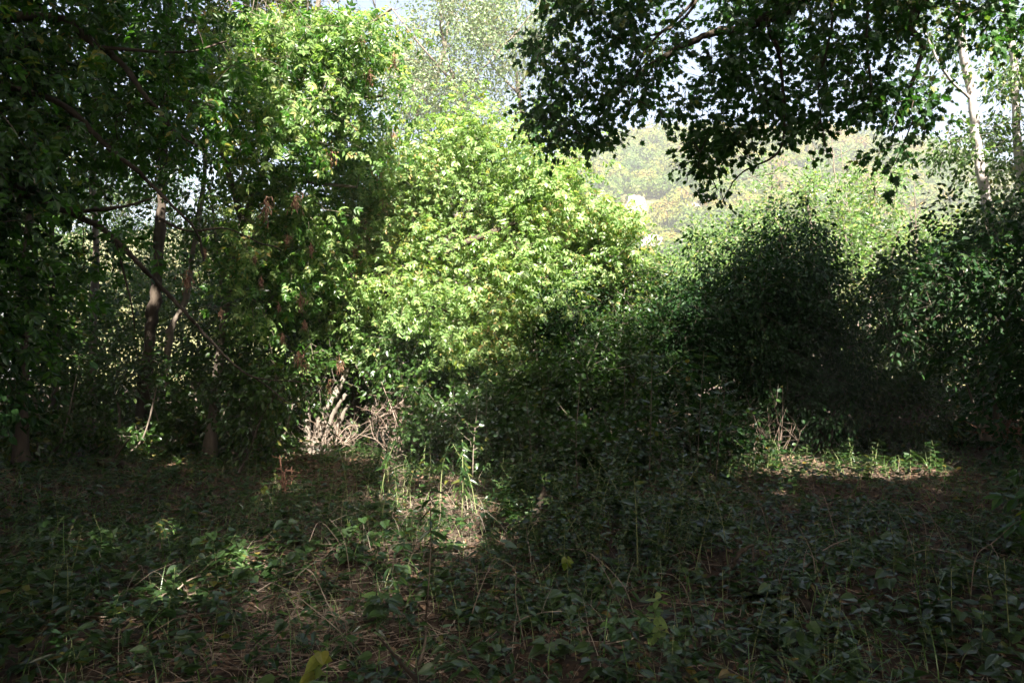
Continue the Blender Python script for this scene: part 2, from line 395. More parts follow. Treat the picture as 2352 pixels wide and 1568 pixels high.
def rock(name, x, y, Y, wpx, hpx, label, seed):
    """a stepped outcrop that faces the valley"""
    rng = np.random.RandomState(seed); c = at(x, y, Y); W = wpx * Y / F; H = hpx * Y / F
    nu, nv = 46, 34; u, v = np.meshgrid(np.linspace(0, math.pi, nu), np.linspace(0, 1, nv))
    step = np.floor(v * 7 + .7 * np.sin(u * 3 + seed)) / 7
    r = (1.05 - .55 * step - .1 * v) * (1 + .16 * np.sin(u * 7 + v * 9 + seed) + .1 * np.sin(u * 17 + seed) + .08 * rng.randn(nv, nu) * .6)
    X = np.cos(u) * W / 2 * r; Yy = -np.sin(u) * 4.5 * r; Z = (v - .5) * H + .05 * H * rng.randn(nv, nu) * .3
    V = np.stack([X, Yy + 2, Z], -1).reshape(-1, 3)
    mb = MB(); i = (np.arange(nv - 1)[:, None] * nu + np.arange(nu - 1)[None]).ravel()
    mb.add(V, np.stack([i, i + 1, i + nu + 1, i + nu], -1).ravel(), np.full(len(i), 4))
    top = np.vstack([V[-nu:], V[-nu:] * [1, 0, 1] + [0, 5, .02]])
    j = np.arange(nu - 1); mb.add(top, np.stack([j, j + 1, j + nu + 1, j + nu], -1).ravel(), np.full(nu - 1, 4))
    o = mb.build(name, M['rock'], None, False); o.location = c
    tag(o, label, 'rock', 'rock outcrops on the hillside'); return c, (W / 2, H / 2)
def hill_y(x, y):
    """distance at which the sight line x, y meets the hillside"""
    a = (x - 1176) / F
    for Y in np.arange(Y0, Y1 + 40, .5):
        if at(x, y, Y)[2] < hill_h(np.array(a), np.array(Y)): return Y
    return Y1
ROCKS = []
for x, y, wp, hp, lb in [(1462, 478, 62, 60, 'tallest pale rock face on the hillside, beside the dark maple tree edge'),
                         (1500, 568, 75, 60, 'low pale rock slab at the foot of the hillside between the shrubs'),
                         (1592, 482, 48, 34, 'small pale rock patch in the hillside woods near hanging maple tip')]:
    ROCKS.append(rock('rock_outcrop', x, y, hill_y(x, y) - .6, wp, hp, lb, int(x)))
hill_forest()

# ------------------------------------------------------------------ chosen sunlit spots cut clear of canopy (world spheres seen at these sight lines)
for z in [(1000, 330, 14, 1.1), (1120, 380, 14, 1.2), (950, 470, 14, 1.1), (1100, 500, 14, 1.0), (1240, 400, 14, .9), (890, 590, 14, .9), (1010, 600, 14, .8),
          (870, 420, 13, .7), (1180, 290, 14.5, .9), (1330, 440, 14.5, .7), (1060, 260, 14.5, 1.0), (930, 300, 14, .9), (1200, 600, 14, .4), (940, 700, 13.5, .45),
          (810, 150, 11, .9), (850, 40, 11, 1.0), (700, 60, 11, .6), (830, 280, 12, .8), (640, 130, 11, .35), (780, 380, 12, .35), (720, 240, 11.5, .4),
          (730, 985, 13.2, .62), (715, 885, 13.4, .35), (760, 930, 13.2, .45), (860, 890, 12.6, .4), (930, 900, 12.5, .35),
          (950, 1085, 10.4, .3), (1025, 1180, 8.5, .4), (950, 1185, 8.4, .3), (880, 1140, 9.2, .22), (1100, 1200, 8.2, .2), (940, 1010, 10.6, .32), (1075, 1090, 10.4, .25),
          (405, 1228, 7.0, .17), (590, 1290, 6.0, .17), (540, 1310, 5.8, .1), (425, 1395, 4.9, .14), (345, 1045, 13.6, .35), (410, 1075, 12, .25), (300, 990, 16, .3),
          (1880, 1070, 12, .5), (1990, 1085, 11.5, .45), (2090, 1095, 11.2, .35), (1780, 1085, 11.6, .3), (1900, 1045, 13.6, .5), (1720, 1075, 12, .3), (2100, 1048, 13.6, .3), (1960, 1048, 13.7, .35), (1890, 1000, 13.8, .2),
          (1050, 1250, 6.8, .25), (1180, 1230, 7.2, .15),
          (2225, 150, 15, .25), (2245, 380, 15, .2), (2270, 890, 11.5, .12), (2050, 860, 14, .2), (1990, 800, 14.5, .2),
          (375, 420, 14, .3), (215, 390, 16, .3), (215, 550, 16, .25), (378, 870, 14, .12), (345, 690, 14, .15), (300, 760, 18, .3), (250, 650, 18, .25), (400, 600, 18, .25), (330, 700, 18, .3), (560, 700, 17, .25), (650, 800, 16, .25), (700, 760, 16, .3), (1150, 780, 12.8, .5), (1230, 760, 12.7, .4), (1060, 800, 13, .5), (1180, 690, 13, .6), (1300, 640, 13.6, .4), (1400, 620, 14.4, .6), (980, 820, 13, .4),
          (800, 400, 13.5, .7), (800, 560, 13.8, .55), (1180, 500, 13.8, .6), (1000, 760, 13, .45), (1150, 740, 12.8, .3), (1040, 660, 13.4, .4), (950, 830, 13, .35), (1420, 660, 14.3, .6), (1360, 600, 14.8, .6), (1230, 640, 13.2, .4), (1100, 780, 12.8, .35), (1300, 480, 14, .9), (1390, 560, 14.5, .7), (1260, 600, 13.8, .5), (1220, 480, 14, .8), (1350, 640, 14.5, .5), (700, 300, 11.5, .5), (760, 430, 12, .5), (680, 470, 12, .35), (820, 520, 13, .5), (870, 640, 13.6, .5), (600, 200, 11, .35), (560, 60, 11, .4), (760, 620, 12.6, .35), (1100, 620, 13.6, .4), (1270, 540, 14, .4), (1360, 520, 14.4, .4), (1050, 700, 13, .4), (900, 740, 13.2, .4), (520, 300, 6.3, .15), (480, 230, 6.4, .2), (330, 110, 6.2, .12), (1560, 560, 17, .8), (1700, 500, 14.6, .25), (1420, 560, 15, .6), (1330, 600, 15, .5)]:
    zone(*z)

dap = np.random.RandomState(404)
for k in range(120):
    zone(dap.uniform(150, 1420) if k < 35 else dap.uniform(620, 1420), dap.uniform(520, 1010), dap.uniform(11.5, 14.5), dap.uniform(.06, .24))
for k in range(46):
    zone(dap.uniform(1130, 1580), dap.uniform(640, 1000), dap.uniform(11.8, 14), dap.uniform(.05, .17))
for k in range(34):
    zone(dap.uniform(1640, 2260), dap.uniform(1030, 1135), dap.uniform(10.5, 14), dap.uniform(.06, .22))
for k in range(26):
    x_, y_ = dap.uniform(100, 2250), dap.uniform(1060, 1500); zone(x_, y_, 1.5 * F / (y_ - 862), dap.uniform(.03, .1))

# ------------------------------------------------------------------ tall poplars beyond the clearing
def P(*pts): return [tuple(at(*p)) for p in pts]
pop = [
 (31, [(1046, 860, 31), (1048, 500, 31), (1052, 280, 31), (1045, 200, 31), (1015, 80, 31), (1010, -120, 31)], [[(1048, 250, 31), (1100, 170, 31), (1190, 70, 31), (1260, -20, 31)], [(1050, 200, 31), (970, 110, 30), (900, 20, 30)]],
  [(1020, 200, 31, 90, 90, 2.2), (1100, 120, 31, 110, 110, 2.4), (960, 100, 31, 90, 100, 2), (1040, 10, 31, 130, 90, 2.2), (1160, 10, 31, 110, 80, 2), (1080, 230, 31, 70, 60, 1.6)], 'airy pale poplar with a dark straight stem rising over the bright maple'),
 (36, [(930, 860, 36), (925, 400, 36), (960, 260, 36), (1000, 190, 36), (1030, 60, 36), (1060, -120, 36)], [[(960, 260, 36), (915, 200, 36), (900, 120, 36)]],
  [(960, 260, 36, 70, 70, 2), (930, 160, 36, 70, 90, 2), (985, 190, 36, 80, 80, 2)], 'slender grey poplar leaning over behind the leafy forest edge'),
 (34, [(1230, 860, 34), (1215, 400, 34), (1190, 200, 34), (1180, 90, 34), (1200, -80, 34)], [[(1195, 220, 34), (1130, 150, 34), (1085, 80, 34)], [(1190, 200, 34), (1250, 110, 34), (1290, 60, 34)]],
  [(1180, 190, 34, 90, 80, 2), (1210, 80, 34, 100, 90, 2), (1150, 280, 34, 70, 60, 2), (1270, 40, 34, 80, 70, 2), (1120, 60, 34, 100, 90, 2)], 'feathery poplar half hidden by the dark overhanging maple'),
]
for i, (Y, tr, lims, bl, lb) in enumerate(pop):
    st = [(P(*tr), .17, .05)] + [(P(*l), .07, .025) for l in lims]
    tree('poplar_tree', lb, 'tree', st, ([E(*b) for b in bl], 230 if i == 0 else 140), 42, .75, DIAMOND, .17, M['poplar'], M['bark_grey'], 20 + i, .5, .3, .02, 'tall poplars beyond the clearing', shell=.6, sag=.1)

# ------------------------------------------------------------------ willows and shrubs between the bush and the hill
wil = [
 (24, [(1860, 900, 24), (1870, 600, 24), (1850, 440, 24)], [(1860, 480, 24, 110, 80, 1.8), (1780, 450, 24, 80, 55, 1.5), (1740, 550, 24, 80, 55, 1.5)], 58, 'pale feathery willow just behind the dark dome shaped bush', .13),
 (25, [(1990, 900, 25), (2000, 600, 25), (2010, 430, 25)], [(1990, 480, 25, 90, 90, 1.7), (2060, 560, 25, 80, 90, 1.5), (1960, 600, 24, 80, 80, 1.5)], 62, 'pale sunlit willow between the dark bush and the white trunked tree', .13),
 (22, [(1600, 900, 22), (1610, 730, 22), (1630, 610, 22)], [(1650, 590, 22, 60, 45, 1.2), (1570, 670, 22, 70, 50, 1.3)], 55, 'light green shrub in the gap beside the dark bush', .11),
 (26, [(2130, 900, 26), (2130, 650, 26), (2140, 520, 26)], [(2140, 560, 26, 70, 90, 1.5), (2190, 640, 25, 70, 90, 1.5)], 65, 'bluish green shrub beneath the white trunked tree', .12),
 (20, [(1490, 900, 20), (1500, 760, 20), (1480, 620, 20)], [(1480, 640, 20, 60, 60, 1.2), (1540, 680, 20, 70, 60, 1.2), (1440, 720, 20, 70, 70, 1.2)], 120, 'round leaved shrub in the dip between the maple and the dark bush', .09),
 (30, [(1400, 900, 30), (1400, 690, 30), (1390, 560, 30)], [(1375, 560, 30, 40, 70, 1.4), (1440, 680, 30, 70, 60, 1.6)], 45, 'grey green tree on the far bank below the rock face', .17),
]
for i, (Y, tr, bl, n, lb, ln) in enumerate(wil):
    tree('willow_shrub', lb, 'shrub', [(P(*tr), .09, .03), (P(tr[0], (tr[1][0] - 50, tr[1][1], Y - .4), (tr[2][0] - 80, tr[2][1] + 40, Y - .6)), .06, .02), (P(tr[0], (tr[1][0] + 45, tr[1][1], Y + .4), (tr[2][0] + 70, tr[2][1] + 60, Y + .5)), .06, .02)],
         ([E(*b) for b in bl], n), 80, .62, DIAMOND, ln * 1.15, M['willow'], M['bark_grey'], 40 + i, .3, .5, .016, 'willow shrubs behind the clearing', sag=.1)
for i, (x0, y0, x1, y1, Y) in enumerate([(1895, 560, 1908, 285, 27), (1925, 560, 1930, 330, 27.5), (1885, 520, 1868, 330, 27), (1960, 560, 1990, 350, 28), (1660, 560, 1780, 400, 25), (2085, 700, 2100, 420, 24)]):
    mb = MB(); rng = np.random.RandomState(i); b = at(x0, y0, Y); b[2] = 0; t = at(x1, y1, Y)
    pth = smooth_path([b, b * .5 + t * .5 + rng.randn(3) * .25, t], 8); mb.tube(pth, np.linspace(.06, .015, len(pth)), 6)
    for k in range(9):
        q = pth[-1 - rng.randint(1, 8)]; e = q + np.array([rng.randn() * .5, rng.randn() * .4, rng.uniform(.4, 1.2)]); mb.tube(smooth_path([q, (q + e) / 2 + rng.randn(3) * .06, e], 3), np.linspace(.018, .006, 7), 4)
    o = mb.build('bare_sapling', M['bark_grey'], None, True, (b[0], b[1], 0))
    tag(o, 'thin bare dead sapling standing among the willows in front of the hill', 'dead tree', 'bare saplings among the willows')

# ------------------------------------------------------------------ the bright box elder in the middle
seeds = np.random.RandomState(77)
def off_view(Pw):
    d = Pw - CAM; yy = 784 - F * (d @ UP) / (d @ FW)
    return ~((yy < 20) & shades(Pw, .1))  # above the view, drops leaves that would block the chosen sun spots
tree('box_elder', 'sunlit yellow green box elder with a leaning trunk in the middle of the clearing', 'tree',
     [(P((800, 1046, 13.9), (845, 760, 14), (900, 665, 13.7), (980, 612, 13.5), (1060, 560, 13.4), (1165, 516, 13.4)), .1, .012),
      (P((880, 690, 14), (880, 560, 14.2), (935, 430, 14.3), (1000, 300, 14.4)), .09, .03), (P((975, 615, 13.05), (1080, 480, 13.8), (1150, 340, 14.4)), .07, .025),
      (P((1050, 565, 12.85), (1240, 490, 13.7), (1370, 450, 14.3)), .06, .02), (P((850, 750, 14), (960, 700, 13.2), (1040, 720, 12.8)), .05, .02), (P((935, 640, 13.9), (1080, 660, 13.3), (1200, 690, 13)), .05, .02)],
     ([E(*b) for b in [(1000, 400, 14, 150, 110, 1.4), (1150, 400, 14.3, 150, 110, 1.3), (920, 540, 14, 130, 130, 1.2), (1120, 540, 13.7, 190, 110, 1.2), (1280, 490, 14, 130, 110, 1.2), (1020, 700, 13, 180, 95, 1),
      (1190, 670, 13.2, 120, 100, 1), (1370, 540, 14.5, 80, 120, 1), (1070, 320, 14.5, 110, 60, 1), (880, 680, 13.4, 110, 100, .9), (1250, 380, 14.5, 70, 50, .8), (860, 430, 13.8, 80, 100, .9), (810, 560, 13.8, 80, 110, .9), (790, 690, 13.6, 80, 70, .8), (1120, 760, 12.8, 110, 60, .7)]], 560), 34, .44,
     ELDER, .2, M['elder'], M['bark'], 3, .75, .9, .013, jit=.5, leaf2=M['yellowing'], p2=.05)

# ------------------------------------------------------------------ leafy forest edge on the left
tree('box_elder', 'tall leafy box elder at the forest edge, sunlit along its outer side', 'tree',
     [(P((480, 1046, 13), (520, 700, 12.5), (600, 400, 12), (690, 180, 11.5), (760, -150, 11.5)), .075, .05), (P((640, 300, 11.8), (760, 240, 11.5), (880, 220, 11.3)), .05, .02), (P((690, 180, 11.5), (800, 90, 11.2), (900, 20, 11)), .05, .02),
      (P((600, 400, 12), (720, 420, 12), (820, 430, 12)), .05, .02), (P((560, 520, 12), (500, 300, 11.5), (480, 80, 11)), .06, .02)],
     ([E(*b) for b in [(830, 50, 11, 80, 90, 1.1), (720, 90, 11, 130, 120, 1.2), (800, 210, 11.3, 95, 90, 1), (640, 250, 11, 140, 130, 1.2), (780, 320, 12, 70, 70, .8), (560, 80, 11, 120, 110, 1.2), (690, 430, 12, 100, 90, 1), (650, -80, 11, 200, 110, 1.5),
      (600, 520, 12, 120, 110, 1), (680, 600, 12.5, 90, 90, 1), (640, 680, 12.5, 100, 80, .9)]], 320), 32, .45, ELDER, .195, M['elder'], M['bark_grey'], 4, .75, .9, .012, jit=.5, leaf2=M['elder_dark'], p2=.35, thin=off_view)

tree('box_elder', 'dark near box elder whose long limbs slope down across the shaded wood', 'tree',
     [([(-5.9, 5.0, -.05), (-5.7, 5.1, 2), (-5.3, 5.3, 4.2), (-4.9, 5.4, 6), (-4.6, 5.5, 8)], .2, .1),
      (P((-170, 60, 5.4), (120, 40, 5.7), (211, 98, 5.8), (253, 123, 5.9), (295, 165, 6), (337, 225, 6), (380, 274, 6.1), (404, 306, 6.2), (470, 345, 6.3)), 0.0450, 0.0102),
      (P((-140, 160, 5.4), (120, 230, 5.6), (225, 316, 5.8), (267, 355, 5.8), (309, 387, 5.9), (352, 429, 6), (401, 478, 6), (450, 531, 6.1), (470, 600, 6.2)), 0.0338, 0.0085),
      (P((-170, 400, 5.4), (60, 432, 5.6), (186, 500, 5.8), (225, 518, 5.9), (271, 557, 6), (316, 602, 6), (352, 641, 6.1), (404, 694, 6.2), (439, 733, 6.2), (492, 789, 6.3), (527, 827, 6.4), (584, 866, 6.5), (689, 877, 6.6)), 0.0375, 0.0059),
      (P((584, 866, 6.5), (625, 895, 6.6), (668, 926, 6.6), (720, 900, 6.7), (765, 885, 6.8)), 0.0083, 0.0043),
      (P((-170, 380, 5.2), (20, 440, 5.5), (70, 453, 5.6), (151, 485, 5.7), (240, 480, 5.8), (299, 471, 5.9), (347, 455, 6)), 0.0375, 0.0085),
      (P((362, 500, 6), (430, 530, 6.1), (520, 525, 6.2), (600, 560, 6.3)), 0.0135, 0.0051), (P((267, 560, 6), (300, 690, 6), (310, 760, 6.1)), 0.0105, 0.0043), (P((230, 110, 5.8), (420, 120, 6), (520, 95, 6.2)), 0.0150, 0.0068)],
     ([E(*b) for b in [(120, 120, 5.8, 190, 160, .9), (330, 120, 6.2, 170, 130, .9), (480, 230, 6.4, 110, 110, .8), (80, 330, 5.6, 150, 130, .8), (330, 300, 6.2, 130, 100, .8), (420, 20, 6.2, 170, 90, .9), (200, -40, 5.8, 260, 110, 1),
      (120, 540, 5.8, 130, 80, .8), (-120, 300, 5, 160, 400, .9), (640, 610, 7, 60, 35, .3), (-90, 760, 5.4, 110, 200, .7)]], 185), 15, .3,
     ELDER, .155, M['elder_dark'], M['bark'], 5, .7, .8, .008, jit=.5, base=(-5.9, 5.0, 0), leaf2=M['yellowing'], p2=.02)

# seed bunches: dry brown winged seeds hanging from the box elders
def seed_cluster(parent, p, s, rng):
    mb = MB(); k = 34; q = rng.randn(k, 3) * np.array([.28, .28, .5]) * s - np.array([0, 0, .5 * s])
    place_leaves(mb, SAMARA, p + q, rng.randn(k, 3) * .3, .45 * s, rng, 1.2, .2, .4)
    mb.tube(np.array([p + [0, 0, .5 * s], p, p - [0, 0, 1.3 * s]]), .004, 3)
    for e in q: mb.tube(np.array([p + [0, 0, min(e[2] + .15 * s, .45 * s)], p + e * .6 + [0, 0, .05 * s], p + e]), .0025, 3)
    mb.build('seed_cluster', M['seed'], parent, False, np.array(parent.location))
ELDERS = [o for o in bpy.data.objects if o.name.startswith('box_elder') and o.type == 'EMPTY']
for x, y, Y, s, k in [(612, 465, 6.6, .13, 2), (680, 450, 6.9, .12, 2), (428, 632, 6.1, .09, 2), (690, 680, 7, .1, 2), (714, 565, 7.2, .07, 2), (660, 545, 7, .06, 2), (586, 590, 6.8, .05, 2), (685, 815, 6.9, .09, 2), (648, 770, 6.8, .06, 2), (507, 712, 6.3, .05, 2),
                      (600, 640, 6.6, .06, 2), (700, 740, 7, .06, 2), (640, 700, 6.9, .05, 2), (470, 575, 6.3, .05, 2),
                      (890, 330, 13, .2, 0), (870, 390, 13, .2, 0), (900, 300, 13, .18, 0), (840, 510, 13, .2, 0), (815, 560, 13, .2, 0), (880, 460, 13, .15, 0), (760, 340, 11, .2, 1), (850, 165, 10.6, .16, 1), (905, 130, 10.6, .15, 1), (830, 90, 10.6, .15, 1),
                      (700, 830, 11, .16, 1), (780, 830, 11.3, .16, 1), (755, 880, 11.5, .14, 1)]:
    seed_cluster(ELDERS[k], at(x, y, Y), s, seeds)

# ------------------------------------------------------------------ wood behind: trunks and understory
tk = [('straight dark trunk with pale sun flecks, thickest in the shaded wood', [(300, 1040, 14), (325, 950, 14), (340, 800, 14), (355, 690, 14), (366, 560, 14.2), (372, 420, 14.4), (378, 200, 14.6), (390, -150, 15)], 0.141, 0.074),
      ('forked dark trunk with a bright bark scar beside the thickest trunk', [(405, 1045, 14.4), (392, 950, 14.4), (380, 870, 14.4), (392, 760, 14.4), (425, 690, 14.4), (440, 600, 14.5), (470, 400, 14.6), (480, 100, 15)], 0.089, 0.044),
      ('slim trunk patched with sunlight in the depth of the shaded wood', [(205, 1030, 16.5), (212, 800, 16.5), (220, 560, 16.5), (212, 400, 16.5), (218, 200, 16.6), (225, -150, 17)], 0.096, 0.059),
      ('near black trunk at the darkest edge of the wood', [(48, 1060, 11.5), (58, 800, 11.5), (62, 560, 11.5), (75, 300, 11.6), (95, -150, 12)], 0.074, 0.052),
      ('thin pale footed stem in front of the shaded wood', [(490, 1050, 13.4), (496, 990, 13.4), (492, 900, 13.4), (508, 800, 13.4), (530, 650, 13.5), (560, 450, 13.6)], 0.052, 0.022),
      ('thin crooked stem rising from a pale foot next to another thin stem', [(470, 1052, 13), (478, 980, 13), (500, 900, 13), (512, 780, 13), (505, 620, 13.1), (480, 420, 13.2)], 0.041, 0.022),
      ('thin trunk slanting towards the pale stump', [(590, 1040, 14.5), (612, 960, 14.5), (625, 860, 14.5), (640, 700, 14.6), (650, 520, 14.8)], 0.059, 0.030),
      ('spindly dark sapling leaning in front of the pale stump', [(548, 1085, 10.5), (575, 1030, 10.5), (600, 960, 10.6), (640, 900, 10.7), (690, 860, 10.8)], 0.016, 0.007),
      ('slender trunk in the dark wood left of the crooked pair', [(120, 1040, 15), (128, 820, 15), (118, 600, 15), (125, 380, 15), (140, 100, 15.2)], 0.067, 0.044)]
wb = [[(360, 200, 15, 140, 140, 1.3), (330, 380, 15, 120, 110, 1.2), (400, 60, 15, 150, 120, 1.4)], [(480, 330, 15, 110, 120, 1.2), (460, 520, 15, 90, 90, 1.1), (520, 160, 15, 110, 120, 1.2)], [(210, 250, 17, 140, 150, 1.4), (230, 60, 17, 160, 120, 1.5), (170, 420, 17, 110, 110, 1.3)],
      [(40, 250, 12, 120, 200, 1.2), (20, 500, 12, 110, 150, 1), (60, 20, 12, 150, 120, 1.2), (30, 740, 11.5, 110, 120, .9)], [(560, 560, 13.8, 70, 80, .8), (540, 700, 13.5, 80, 70, .8)], [(480, 480, 13.5, 70, 70, .8)], [(650, 560, 15, 80, 90, .9), (630, 740, 14.6, 70, 80, .8)], [(660, 880, 10.8, 60, 40, .4)], [(120, 420, 15, 100, 120, 1), (130, 220, 15, 110, 110, 1), (110, 640, 15, 80, 90, .9)]]
for k_, b_ in enumerate(wb):
    if k_ != 7: b_ += [(b_[0][0], -190, b_[0][2] + .5, 180, 150, 1.7), (b_[0][0] - 60, -330, b_[0][2] + .5, 170, 120, 1.6)]  # unseen upper crowns added to shade the thickets behind
for i, ((lb, tr, r0, r1), bl) in enumerate(zip(tk, wb)):
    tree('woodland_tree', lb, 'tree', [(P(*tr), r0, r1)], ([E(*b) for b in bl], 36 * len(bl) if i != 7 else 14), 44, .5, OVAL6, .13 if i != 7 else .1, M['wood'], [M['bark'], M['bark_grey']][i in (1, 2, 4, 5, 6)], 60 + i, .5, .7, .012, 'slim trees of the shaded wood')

und = [(90, 950, 12.6, [(60, 880, 12.6, 110, 120, .8), (70, 1000, 12.3, 110, 50, .7)], 'black green shrub at the darkest end of the wood'), (270, 960, 13.2, [(255, 880, 13.2, 70, 110, .7), (270, 1000, 13, 80, 45, .6)], 'dark shrub between the slim sun patched trunk and the thickest trunk'),
       (440, 960, 13.8, [(440, 880, 13.8, 60, 90, .6), (430, 990, 13.6, 60, 40, .5)], 'dark shrub between the forked trunk and the crooked stems'), (580, 960, 12.6, [(570, 880, 12.6, 70, 90, .6), (600, 985, 12.4, 70, 40, .5)], 'dark shrub between the crooked stems and the pale stump'),
       (330, 760, 18, [(300, 740, 18, 150, 130, 1.4), (300, 890, 18, 150, 90, 1.2)], 'understory shrub flecked with sun behind the thickest trunk'), (120, 800, 17, [(110, 760, 17, 130, 140, 1.3), (120, 920, 16.5, 130, 90, 1)], 'dark understory shrub filling the gloomy end of the wood'),
       (500, 780, 17, [(500, 760, 17, 120, 130, 1.2), (480, 900, 17, 120, 90, 1)], 'understory shrub behind the crooked pair of thin stems'), (650, 820, 16, [(650, 790, 16, 110, 120, 1.1), (640, 920, 15.5, 110, 80, .9)], 'leafy shrub behind the slanting thin trunk'),
       (60, 560, 26, [(40, 500, 26, 150, 130, 1.8), (60, 680, 26, 150, 110, 1.6), (200, 420, 26, 130, 110, 1.6)], 'tall dense thicket at the far end of the gloomy wood'), (380, 560, 27, [(360, 480, 27, 150, 130, 1.8), (300, 680, 27, 150, 110, 1.6), (480, 640, 27, 130, 120, 1.6)], 'far dense thicket glimpsed between the thickest trunk and the crooked stems'), (640, 600, 25, [(620, 540, 25, 130, 120, 1.6), (720, 640, 25, 120, 120, 1.5)], 'far dense thicket behind the hanging seed bunches'),
       (150, 980, 19, [(60, 960, 19, 130, 70, 1), (230, 960, 20, 130, 70, 1)], 'low dark shrub on the floor of the gloomy wood'), (430, 980, 19, [(420, 960, 19, 130, 70, 1), (570, 970, 18, 90, 60, 1)], 'low dark shrub filling the gap behind the crooked stems'),
       (220, 560, 21, [(220, 600, 21, 170, 120, 1.6), (420, 600, 21, 130, 120, 1.5), (60, 600, 21, 130, 130, 1.5)], 'tall sunlit thicket far back in the wood'), (600, 620, 20, [(590, 640, 20, 130, 110, 1.4), (720, 680, 20, 110, 120, 1.4)], 'sunlit thicket behind the forest edge tree'),
       (800, 860, 15, [(800, 800, 15, 100, 110, 1), (790, 930, 14.5, 90, 70, .8)], 'leafy shrub rising behind the pale stump'), (900, 840, 13.2, [(900, 800, 13.2, 110, 70, .8), (960, 870, 13, 110, 70, .7)], 'small leaved shrub around the foot of the bright box elder'),
       (1060, 830, 13.4, [(1060, 870, 13.4, 110, 60, .8), (1080, 930, 13, 120, 60, .8)], 'shady green shrub beneath the bright box elder crown'), (1200, 830, 13, [(1220, 870, 13, 80, 60, .8), (1180, 940, 12.5, 110, 70, .8)], 'dark shrub beneath the right half of the bright box elder crown')]
for i, (x, y, Y, bl, lb) in enumerate(und):
    b = at(x, y, Y); b[2] = 0; tops = [E(*k)[0] for k in bl]
    st = [([tuple(b), tuple((b + tops[0]) / 2 + [.1, 0, .2]), tuple(tops[0])], .05, .015)]
    for j in range(4):
        o = np.array([np.cos(j * 1.7), np.sin(j * 1.7) * .4, 0]); st.append(([tuple(b + .12 * o), tuple((b + tops[-1]) / 2 + .5 * o + [0, 0, .2]), tuple(tops[j % len(tops)] + .9 * o)], .03, .01))
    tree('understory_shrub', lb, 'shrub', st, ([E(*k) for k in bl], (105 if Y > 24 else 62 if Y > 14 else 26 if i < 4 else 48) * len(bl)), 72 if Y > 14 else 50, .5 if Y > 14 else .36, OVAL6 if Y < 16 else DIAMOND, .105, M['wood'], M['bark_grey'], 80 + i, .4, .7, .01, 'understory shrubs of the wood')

# ------------------------------------------------------------------ pale old tree foot with several stems
tree('pale_stump_tree', 'pale sunlit tree foot splitting into several slanting stems', 'tree',
     [(P((722, 1050, 13.2), (728, 1000, 13.2), (745, 950, 13.2), (772, 900, 13.2), (800, 850, 13.3), (815, 780, 13.5)), .12, .04), (P((712, 1048, 13.2), (706, 980, 13.3), (712, 890, 13.4), (722, 830, 13.5), (735, 720, 13.6), (720, 560, 13.8)), .085, .04),
      (P((740, 1046, 13.1), (752, 985, 13.1), (778, 930, 13), (795, 905, 13)), .06, .03), (P((735, 1046, 13.1), (762, 1000, 13.05), (800, 930, 13.05)), .05, .03), (P((700, 1050, 13.1), (690, 1030, 13.1), (676, 1046, 13)), .05, .02), (P((745, 1046, 13.1), (765, 1035, 13), (785, 1050, 12.9)), .05, .02)],
     ([E(*b) for b in [(760, 720, 13.8, 80, 70, .7), (810, 740, 13.6, 70, 80, .7), (735, 860, 13, 50, 40, .3)]], 72), 40, .4, OVAL6, .09, M['wood'], M['bark_pale'], 101, .5, .7, .01, stem_wob=.3, sides=11)

# ------------------------------------------------------------------ dark dome of bush on the right and its neighbours
tree('dome_bush', 'dark dome shaped bush overgrown with creeper beyond the clearing', 'bush',
     [(P((1895, 1042, 13.8), (1888, 985, 13.8), (1870, 930, 13.9), (1845, 800, 14), (1800, 620, 14)), .1, .03), (P((1905, 1040, 13.8), (1912, 960, 13.8), (1930, 860, 13.9)), .05, .02), (P((1882, 1040, 13.9), (1860, 960, 14), (1780, 860, 14), (1700, 720, 14)), .06, .02), (P((1900, 1042, 13.7), (1900, 980, 13.6), (1925, 930, 13.5)), .04, .015)],
     ([E(*b) for b in [(1770, 640, 14, 150, 130, 1.5), (1690, 760, 13.8, 150, 130, 1.4), (1860, 760, 14, 120, 190, 1.4), (1800, 560, 14.2, 90, 75, 1.1), (1640, 700, 14, 80, 90, 1.1), (1720, 880, 13.6, 120, 90, 1.2), (1860, 910, 13.8, 110, 70, 1.2), (1600, 790, 13.5, 90, 110, 1), (1590, 700, 13.7, 60, 70, .8), (1780, 800, 14, 170, 170, 1.3)]], 820), 62, .38,
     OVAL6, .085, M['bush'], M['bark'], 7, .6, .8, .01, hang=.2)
hed = [(1290, 730, 12.8, [(1285, 720, 12.8, 45, 50, .6), (1300, 810, 12.6, 60, 50, .6)], 120, 'small very dark ivy covered bush between the bright box elder and the dip', 'bush', .08),
       (1430, 760, 14, [(1420, 680, 14.5, 90, 90, .9), (1450, 800, 13.5, 110, 90, .9), (1360, 620, 15, 70, 80, .9)], 300, 'broad dark shrub in the dip beside the dome shaped bush', 'wood', .09),
       (1540, 840, 13, [(1540, 800, 13.2, 80, 100, .8), (1500, 900, 12.6, 110, 80, .8)], 200, 'dark shrub standing at the foot of the dome shaped bush', 'bush', .09),
       (1380, 900, 12, [(1380, 880, 12, 110, 80, .8), (1290, 900, 11.8, 90, 80, .8)], 200, 'low dark shrub behind the thicket of round leaved saplings', 'wood', .09),
       (2040, 860, 14.5, [(2040, 830, 14.5, 100, 90, 1), (2070, 930, 14.3, 110, 70, .9), (1980, 900, 14.3, 70, 80, .8)], 230, 'thin grey green shrub with sun flecks right beside the dome shaped bush', 'wood', .09),
       (2180, 900, 15.5, [(2190, 880, 15.5, 120, 100, 1), (2300, 900, 16, 110, 110, 1)], 170, 'dark shrub behind the clump of reddish stems', 'bush', .09)]
